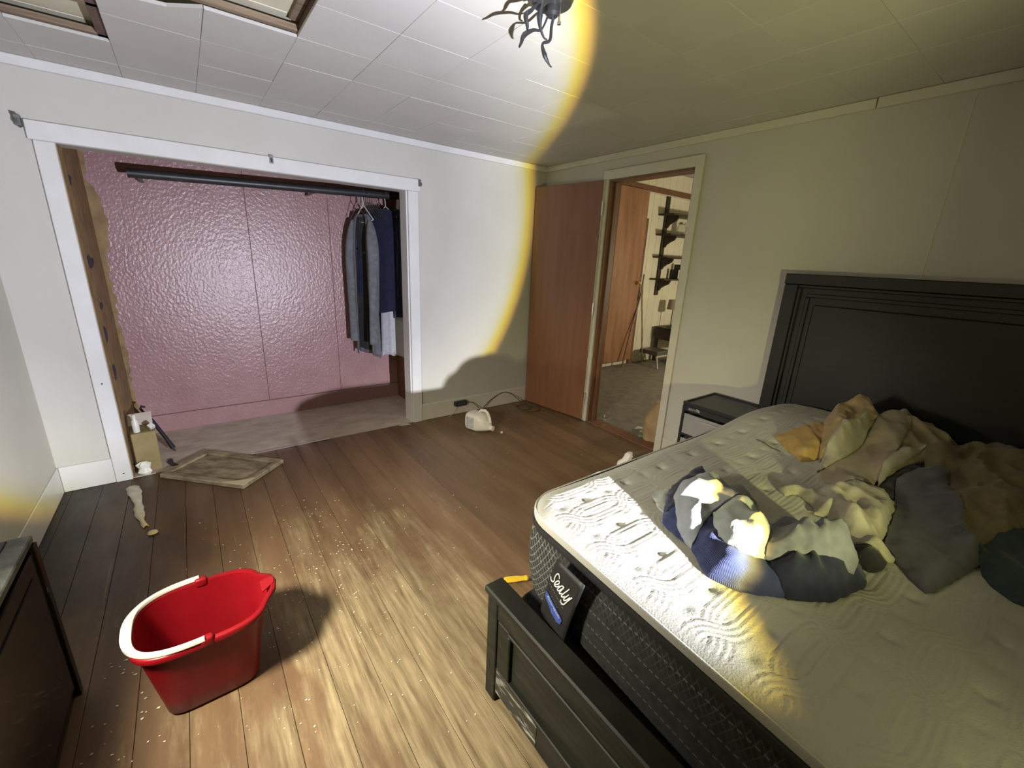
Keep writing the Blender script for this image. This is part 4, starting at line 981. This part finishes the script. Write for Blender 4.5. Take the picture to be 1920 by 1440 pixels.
cloth('black_sock', 'black balled sock beside the grey trouser legs', 'sock', [(-1.42, -3.03), (-1.367, -3.046), (-1.340, -3.079), (-1.378, -3.112), (-1.433, -3.118), (-1.473, -3.100), (-1.465, -3.055)], F['black'], .035, .006, 0, 40, 7, soft=.03)
cloth('cream_shirt', 'crumpled cream shirt with a twisted sleeve in the middle of the mattress', 'shirt',
      [(-1.235, -2.780), (-1.262, -2.815), (-1.215, -2.835), (-1.235, -2.870), (-1.262, -2.905), (-1.295, -2.915), (-1.285, -2.945), (-1.339, -2.983), (-1.374, -3.037), (-1.385, -3.110), (-1.355, -3.130), (-1.302, -3.084), (-1.192, -3.078), (-1.077, -3.066), (-1.01, -3.042), (-.955, -2.970), (-.975, -2.920), (-.985, -2.895), (-1.10, -2.890), (-1.175, -2.868), (-1.175, -2.828), (-1.20, -2.800)],
      F['cream'], .036, .026, .9, 46, 8, soft=.03)
# --- far pile by the headboard
cloth('black_cloth', 'black cloth under the cream edge between the blanket and the slate jacket', 'cloth', [(-.84, -2.96), (-.66, -2.985), (-.52, -3.06), (-.60, -3.12), (-.78, -3.11), (-.90, -3.045), (-1.0, -3.035), (-.95, -2.97)], F['black'], .025, .012, .4, 36, 9)
cloth('mustard_cloth', 'mustard brown cloth at the left end of the far blanket pile', 'cloth', [(-.80, -2.585), (-.60, -2.640), (-.45, -2.690), (-.60, -2.770), (-.72, -2.785), (-.86, -2.790), (-.95, -2.745)], F['mustard'], .022, .014, .7, 30, 10)
cloth('olive_blanket', 'large olive brown blanket heaped against the headboard', 'blanket', [(-.27, -2.72), (-.17, -2.80), (-.16, -2.95), (-.20, -3.06), (-.40, -3.10), (-.62, -3.067), (-.775, -3.010), (-.92, -2.978), (-.83, -2.93), (-.55, -2.80), (-.40, -2.72)], F['olive'], .070, .030, .5, 26, 11, soft=.08, res=.013)
cloth('taupe_cloth', 'flat taupe cloth spread over the front of the far blanket pile', 'cloth', [(-1.055, -2.845), (-.93, -2.805), (-.80, -2.780), (-.50, -2.790), (-.30, -2.88), (-.44, -2.945), (-.80, -2.975), (-.985, -2.968), (-1.03, -2.915)], F['taupe'], .014, .006, .3, 18, 12, soft=.02)
cloth('white_cloth', 'bit of white cloth showing behind the olive blanket', 'cloth', [(-.26, -2.80), (-.19, -2.86), (-.21, -2.93), (-.30, -2.90)], F['cream'], .03, .010, .3, 40, 13)
cloth('tan_blanket', 'tan rumpled blanket piled highest at the headboard end', 'blanket', [(-.90, -2.790), (-.62, -2.700), (-.36, -2.655), (-.20, -2.690), (-.24, -2.760), (-.36, -2.820), (-.56, -2.850), (-.80, -2.835)], F['tan'], .075, .030, .25, 30, 14, soft=.06, lift=lambda x, y: .04*math.exp(-((x+.30)/.12)**2))
cloth('cream_cloth', 'cream cloth tucked under the fold of the tan blanket', 'cloth', [(-1.0, -2.818), (-.85, -2.790), (-.66, -2.790), (-.55, -2.828), (-.66, -2.860), (-.82, -2.850)], F['cream'], .016, .014, .3, 46, 15, soft=.02)
cloth('cream_edge', 'narrow cream hem along the dark cloth below the olive blanket', 'cloth', [(-.95, -2.985), (-.85, -2.962), (-.70, -2.980), (-.62, -3.03), (-.70, -3.02), (-.83, -2.992)], F['cream'], .012, .006, .3, 46, 16, soft=.015)
cloth('khaki_jacket', 'khaki jacket sprawled near the right edge of the picture', 'jacket', [(-.63, -3.03), (-.45, -3.06), (-.25, -3.12), (-.20, -3.24), (-.33, -3.42), (-.75, -3.44), (-1.0, -3.36), (-1.06, -3.29), (-1.142, -3.262), (-1.237, -3.240), (-1.10, -3.180), (-.94, -3.110), (-.757, -3.070)], F['khaki'], .045, .034, .2, 30, 17, soft=.06, res=.013)
cloth('slate_jacket', 'dark slate jacket laid flat in front of the khaki jacket', 'jacket', [(-.88, -3.015), (-.75, -3.06), (-.72, -3.11), (-.83, -3.135), (-1.02, -3.190), (-1.13, -3.225), (-1.15, -3.270), (-1.447, -3.205), (-1.302, -3.090), (-1.056, -3.061)], F['slate'], .018, .008, .8, 18, 18, soft=.02)
cloth('teal_cloth', 'dark teal cloth at the right picture edge below the khaki jacket', 'cloth', [(-1.16, -3.250), (-1.05, -3.275), (-.98, -3.33), (-1.0, -3.48), (-1.25, -3.48), (-1.30, -3.35), (-1.27, -3.290)], F['teal'], .022, .010, .4, 30, 19)
thr = MB().tube([(-.90, -2.555, .705), (-.925, -2.59, .712), (-.945, -2.635, .708), (-.965, -2.675, .714)], .0022, 6)
tag(thr.build('loose_thread', M['cord'], None, True), 'short dark loose cord lying on the mattress left of the mustard cloth', 'cord')

# ------------------------------------------------------------------ plastic drawer cart by the wall
ct = thing('drawer_cart', (-.22, -2.08, 0), 'black plastic drawer cart with cloudy clear drawers beside the bed', 'drawer cart')
cx0, cx1, cy0, cy1, ch = -.395, -.030, -2.262, -1.905, .60
MB().b2((cx0, cy0, ch-.022), (cx1, cy1, ch-.006), bev=.004).build('top_panel', M['black_plastic'], ct)
m_ = MB()
m_.b2((cx0, cy0, ch-.010), (cx0+.014, cy1, ch+.002), bev=.002); m_.b2((cx1-.014, cy0, ch-.010), (cx1, cy1, ch+.002), bev=.002)
m_.b2((cx0+.014, cy0, ch-.010), (cx1-.014, cy0+.014, ch+.002), bev=.002); m_.b2((cx0+.014, cy1-.014, ch-.010), (cx1-.014, cy1, ch+.002), bev=.002)
m_.build('top_rim', M['black_plastic'], ct)
for ya in (cy0, cy1-.018):
    MB().b2((cx0, ya, .03), (cx1, ya+.018, ch-.022), bev=.003).build('side_panel', M['black_plastic'], ct)
MB().b2((cx1-.012, cy0+.018, .03), (cx1, cy1-.018, ch-.022)).build('back_panel', M['black_plastic'], ct)
for z_ in (.03, .215, .385):
    MB().b2((cx0, cy0+.018, z_), (cx1-.012, cy1-.018, z_+.016), bev=.002).build('divider', M['black_plastic'], ct)
MB().b2((cx0-.001, cy0+.018, ch-.055), (cx0+.012, cy1-.018, ch-.022), bev=.002).build('front_lip', M['black_plastic'], ct)
for z_, zt in ((.402, .542), (.232, .380), (.047, .210)):
    d = MB(); a0, a1, b0, b1 = cx0-.004, cx1-.02, cy0+.024, cy1-.024
    d.b2((a0, b0, z_), (a0+.004, b1, zt-.012)); d.b2((a1-.004, b0, z_), (a1, b1, zt-.02)); d.b2((a0+.004, b0, z_), (a1-.004, b0+.004, zt-.02)); d.b2((a0+.004, b1-.004, z_), (a1-.004, b1, zt-.02)); d.b2((a0+.004, b0+.004, z_), (a1-.004, b1-.004, z_+.004))
    dr = d.build('drawer', M['clear_plastic'], ct)
    MB().b2((a0-.012, b0+.02, zt-.040), (a0, b1-.12, zt-.028), bev=.003).build('drawer_pull', M['clear_plastic'], dr)
cnt_ = thing('folded_towel', (-.22, -2.0, .407), 'folded tan cloth inside the top drawer of the black cart', 'towel')
MB().b2((-.35, -2.09, .407), (-.10, -1.945, .455), bev=.012, seg=2).build('lower_fold', F['taupe'], cnt_, True)
MB().b2((-.345, -2.085, .457), (-.105, -1.95, .495), bev=.012, seg=2).build('upper_fold', F['taupe'], cnt_, True)
e_ = MB(); zt = ch-.037
def cy(u_): return cy1-.045-u_
for ln in ([(0, 0), (.004, .006), (.010, .004), (.010, -.004), (.004, -.006), (0, 0)], [(.016, -.007), (.018, .007), (.026, -.006), (.028, .007)], [(.034, 0), (.038, .006), (.044, 0), (.038, -.006), (.034, 0)], [(.050, -.006), (.050, .008)], [(.057, -.006), (.057, .009)], [(.064, -.006), (.064, .007)], [(.047, .009), (.057, .012), (.070, .004), (.072, -.006)]):
    e_.tube([(cx0-.002, cy(a), zt+b) for a, b in ln], .0012, 6)
e_.build('raised_emblem', M['print_white'], ct)

# ------------------------------------------------------------------ things on the floor
# red bucket
bk = thing('bucket', (-2.880, -1.805, .001), 'red plastic mop bucket with white bail handle on the wood floor', 'bucket', rz=.02)
BH = .278
def brim(t, z, spout=0.0, grow=0.0, n=64):
    e0 = .40+.20*t; hx2, hy2 = (.125+.045*t)+grow, (.104+.040*t)+grow
    out = []
    for j in range(n):
        a = 2*PI*j/n; c_, s_ = math.cos(a), math.sin(a); e = e0
        x_, y_ = hx2*math.copysign(abs(c_)**e, c_), hy2*math.copysign(abs(s_)**e, s_)
        sp_ = spout*math.exp(-((math.atan2(math.sin(a), math.cos(a)))/.20)**2)
        out.append((x_+.034*sp_, y_, z+.010*sp_))
    return out
prof = [(0.0, 0.0), (0.0, .004)] + [(t, .004+(BH-.004)*t) for t in (.03, .25, .5, .75, .9, 1.0)]
outer = [brim(0, .0, grow=-.014), brim(0, .003, grow=-.004)] + [brim(t, BH*t if t > 0 else .012, spout=max(0, (t-.55)/.45)**1.2) for t in (.04, .25, .5, .7, .8, .9, 1.0)]
inner = [brim(t, (BH*t if t < 1 else BH), spout=max(0, (t-.55)/.45)**1.2, grow=-.0035) for t in (1.0, .9, .8, .7, .5, .25, .04)] + [brim(0, .008, grow=-.016)]
MB().loft(outer+inner, cap0=True, cap1=True).build('tub', M['red'], bk, True, local=True, ang=60)
MB().loft([brim(1, BH-.018, 1, .001), brim(1, BH-.018, 1, .010), brim(1, BH-.004, 1, .012), brim(1, BH+.002, 1, .008), brim(1, BH+.002, 1, -.003), brim(1, BH-.004, 1, -.005)]).build('rolled_rim', M['red'], bk, True, local=True, ang=60)
for sg in (1, -1):
    MB().b2((-.012, sg*.146-.012, BH-.018), (.024, sg*.146+.012, BH+.014), bev=.008, seg=3).build('handle_lug', M['red'], bk, True, local=True)
MB().poly([(.168, -.03, BH-.004), (.205, -.018, BH+.011), (.209, 0, BH+.012), (.205, .018, BH+.011), (.168, .03, BH-.004)], (0, 0, 1), .004).build('spout_lip', M['red'], bk, local=True)
hnd = MB(); pts = []; n = 34
for i in range(n+1):
    a = PI/2+PI*i/n; c_, s_ = math.cos(a), math.sin(a); e = .74
    pts.append((.002+.184*math.copysign(abs(c_)**e, c_), .152*math.copysign(abs(s_)**e, s_), BH+.012-.002*math.sin(PI*i/n)))
rgs = []
for i, p in enumerate(pts):
    a = pts[max(i-1, 0)]; b = pts[min(i+1, n)]; t = Vector((b[0]-a[0], b[1]-a[1], 0)).normalized(); nn = Vector((t.y, -t.x, 0)); wv = .0058+.0075*math.exp(-((i-n/2)/6.0)**2)
    P_ = Vector(p); rgs.append([tuple(P_+nn*wv+Vector((0, 0, -.006))), tuple(P_+nn*wv+Vector((0, 0, .004))), tuple(P_+nn*(wv*.6)+Vector((0, 0, .007))), tuple(P_-nn*(wv*.6)+Vector((0, 0, .007))), tuple(P_-nn*wv+Vector((0, 0, .004))), tuple(P_-nn*wv+Vector((0, 0, -.006)))])
hnd.loft(rgs, cap0=True, cap1=True).build('bail_handle', M['white_plastic'], bk, True, local=True, ang=50)
MB().tube([(.0, -.150, BH+.008), (-.05, -.138, BH-.004), (-.11, -.120, BH-.012), (-.15, -.10, BH-.010)], .0022, 6).build('handle_wire', M['steel'], bk, True, local=True)

# milk jug on its side (axis from base to mouth)
ja = math.atan2(-.21, .075)
jg = thing('milk_jug', (-.985, -.335, .0), 'empty white plastic milk jug lying on its side by the baseboard', 'jug', rz=ja)
def sq(h_, u0, e=.5, n=28, cz=.0):
    return [(u0, h_*math.copysign(abs(math.cos(2*PI*j/n))**e, math.cos(2*PI*j/n)), .0735+cz+h_*math.copysign(abs(math.sin(2*PI*j/n))**e, math.sin(2*PI*j/n))) for j in range(n)]
MB().loft([sq(.055, 0), sq(.070, .006), sq(.0735, .02, .42), sq(.0735, .115, .42), sq(.071, .14, .55), sq(.060, .175, .75, cz=-.006), sq(.040, .205, .95, cz=-.018), sq(.024, .222, 1, cz=-.026), sq(.020, .228, 1, cz=-.028), sq(.020, .245, 1, cz=-.028), sq(.015, .246, 1, cz=-.028)], cap0=True, cap1=True).build('body', M['hdpe'], jg, True, local=True, ang=50)
MB().tube([(.085, .02, .146), (.10, .03, .163), (.14, .032, .168), (.175, .022, .155), (.205, .010, .118), (.218, .004, .085)], [.010, .013, .013, .012, .011, .010], 10).build('handle', M['hdpe'], jg, True, local=True)
MB().b2((.022, -.0748, .03), (.10, -.0738, .12)).build('paper_label', M['label_grey'], jg, local=True)
MB().tube([(.243, 0, .0455), (.249, 0, .0455)], .0215, 14).build('mouth_ring', M['hdpe'], jg, True, local=True)
tag(MB().tube([(-.845, -.600, .0095), (-.830, -.610, .0105)], .0095, 10).build('bottle_cap', M['white_plastic'], None, True), 'small white cap on the floor just past the milk jug mouth', 'cap')

# outlet block and cord
ob = thing('power_tap', (-.905, -.02, .11), 'black plug-in power tap on the baseboard above the milk jug', 'power tap')
MB().box((-.905, -.034, .108), (.125, .038, .046), rotz(0), bev=.006).build('body', M['black_plastic'], ob)
for x_ in (-.935, -.905, -.875):
    MB().b2((x_-.009, -.0545, .10), (x_+.009, -.053, .118)).build('socket', M['grey_metal'], ob)
def spl(P, k_=6):
    P = [Vector(q) for q in P]; out = []
    for i in range(len(P)-1):
        a, b = P[max(i-1, 0)], P[i]; c_, e = P[i+1], P[min(i+2, len(P)-1)]
        for s in range(k_):
            t = s/k_; out.append(.5*((2*b)+(c_-a)*t+(2*a-5*b+4*c_-e)*t*t+(3*b-a-3*c_+e)*t**3))
    return out+[P[-1]]
tag(MB().tube(spl([(-.842, -.035, .106), (-.79, -.045, .10), (-.74, -.055, .06), (-.71, -.09, .007), (-.68, -.06, .02), (-.56, -.030, .085), (-.43, -.028, .135), (-.34, -.04, .115), (-.26, -.10, .045), (-.21, -.16, .006), (-.24, -.25, .005), (-.34, -.24, .005), (-.33, -.14, .006), (-.22, -.13, .006), (-.14, -.24, .005), (-.20, -.33, .005), (-.33, -.31, .005), (-.47, -.20, .005)]), .0036, 7).build('extension_cord', M['cord'], None, True), 'dark extension cord arching along the baseboard to a tangle by the door', 'cord')
tag(MB().tube(spl([(-.93, -.026, .083), (-.955, -.03, .05), (-1.0, -.04, .012), (-1.03, -.05, .0035)]), .0022, 6).build('thin_cable', M['trim_old'], None, True), 'thin pale cable dropping from the power tap to the floor', 'cable')

# crumpled tissue
rg = []; random.seed(9)
for i, (r, z) in enumerate([(.03, .001), (.052, .012), (.055, .03), (.042, .05), (.034, .07), (.03, .095), (.018, .115)]):
    rg.append([(-.448+(.012*i if i > 3 else 0)*.6+r*(1+.5*noise.noise(Vector((math.cos(2*PI*j/16)*2.2, math.sin(2*PI*j/16)*2.2, i*1.1))))*math.cos(2*PI*j/16), -1.575+r*(1+.5*noise.noise(Vector((math.cos(2*PI*j/16)*2.2, math.sin(2*PI*j/16)*2.2, i*1.1+8))))*math.sin(2*PI*j/16), z) for j in range(16)])
tag(MB().loft(rg, cap0=True, cap1=True).build('tissue', M['tissue'], None, True, ang=25), 'crumpled white tissue on the floor past the mattress edge', 'tissue')

# screwdriver
sd = thing('screwdriver', (-1.76, -2.03, .014), 'yellow handled screwdriver on the floor behind the footboard', 'screwdriver')
a = Vector((-1.812, -2.006, .0155)); b = Vector((-1.700, -2.060, .0155)); dv = (b-a).normalized()
MB().tube([a, a+dv*.004, a+dv*.012, a+dv*.06, a+dv*.085, a+dv*.105, a+dv*.112], [.008, .013, .0145, .0145, .011, .013, .010], 6).build('handle', M['yellow'], sd, True, ang=20)
MB().tube([a+dv*.112, a+dv*.21], .0035, 8).build('shaft', M['steel'], sd, True)

# torn paper strip and little floor scraps
ps = MB(); rows = []
random.seed(3)
cl_ = spl([(-3.205, -.13, .004), (-3.185, -.24, .010), (-3.165, -.36, .006), (-3.150, -.50, .004), (-3.128, -.62, .007), (-3.115, -.66, .004)], 4)
for i, p in enumerate(cl_):
    wv = (.032 if i < 7 else .020 if i < 14 else .011)*random.uniform(.75, 1.15)
    rows.append([(p.x-wv, p.y-.01, p.z), (p.x-wv*.3, p.y, p.z+.006), (p.x+wv*.4, p.y+.004, p.z+.003), (p.x+wv, p.y, p.z-.001)])
ps.loft(rows, closed=False); o = ps.build('peeled_paper', M['paper'], None, True); o.modifiers.new('t', 'SOLIDIFY').thickness = .002
tag(o, 'ragged strip of peeled paper on the floor below the left closet jamb', 'paper strip')
rg = []
for i, (r, z) in enumerate([(.014, .001), (.022, .006), (.018, .013), (.006, .017)]):
    rg.append([(-3.085+r*(1+.5*noise.noise(Vector((j, i, 3))))*math.cos(2*PI*j/10), -.745+r*(1+.5*noise.noise(Vector((j, i, 5))))*math.sin(2*PI*j/10), z) for j in range(10)])
tag(MB().loft(rg, cap0=True, cap1=True).build('paper_scrap', M['paper'], None, True, ang=20), 'small paper scrap on the floor beyond the end of the peeled strip', 'scrap')
tag(MB().poly([(-1.50, -.03, .0045), (-1.43, -.015, .0045), (-1.40, -.05, .0045), (-1.44, -.055, .0045), (-1.47, -.045, .0045)], (0, 0, 1), .004).build('lint_scrap', M['paper'], None), 'pale lint scrap on the floor at the right closet jamb', 'scrap')

# countless paint chips over the boards
random.seed(21); ch_ = MB()
def chip(x_, y_, s):
    a = random.uniform(0, PI); q = []
    for k_ in range(4):
        t = a+PI/2*k_+random.uniform(-.4, .4); r = s*random.uniform(.5, 1.2); q.append((x_+r*math.cos(t), y_+r*.7*math.sin(t), .0006))
    ch_.poly(q, (0, 0, 1), .0012)
for _ in range(210): chip(random.gauss(-2.50, .24), random.gauss(-1.55, .38), random.uniform(.0018, .0048))
for _ in range(90): chip(random.uniform(-2.95, -2.2), random.uniform(-2.6, -.7), random.uniform(.0015, .0045))
for _ in range(40): chip(random.uniform(-3.2, -3.02), random.uniform(-2.05, -1.55), random.uniform(.002, .0065))
for _ in range(40): chip(random.uniform(-2.2, -.3), random.uniform(-1.7, -.1), random.uniform(.0015, .005))
tag(ch_.build('paint_chips', M['chip'], None), 'scattered pale paint chips over the wooden floor', 'paint chips', None, 'stuff')

# ------------------------------------------------------------------ black dresser by the left wall
dx1 = -3.236; dh = .585; dy1, dy0 = -1.625, -2.95
dr = thing('dresser', (-3.37, -2.28, 0), 'low glossy black dresser at the left wall with greyish top edge', 'dresser')
MB().b2((XL+.012, dy0, .0015), (dx1-.006, dy1-.003, dh-.022), bev=.002).build('carcass', M['dresser'], dr)
MB().b2((XL+.010, dy0-.01, dh-.022), (dx1+.004, dy1+.006, dh), bev=.003).build('top', M['dresser_top'], dr)
MB().b2((XL+.014, dy0, dh), (dx1-.042, dy1-.004, dh+.003), bev=.001).build('top_inlay', M['dresser'], dr)
for (a, b) in ((dy1-.03, -2.28), (-2.29, dy0+.03)):
    f = MB().b2((dx1-.006, b, .05), (dx1+.004, a, .545), bev=.003).build('front_panel', M['dresser'], dr)
    MB().b2((dx1+.003, b+.05, .10), (dx1+.007, a-.05, .495), bev=.003).build('raised_field', M['dresser'], f)
MB().b2((dx1-.004, dy1-.026, .0015), (dx1+.010, dy1+.002, dh-.022), bev=.002).build('corner_stile', M['dresser'], dr)
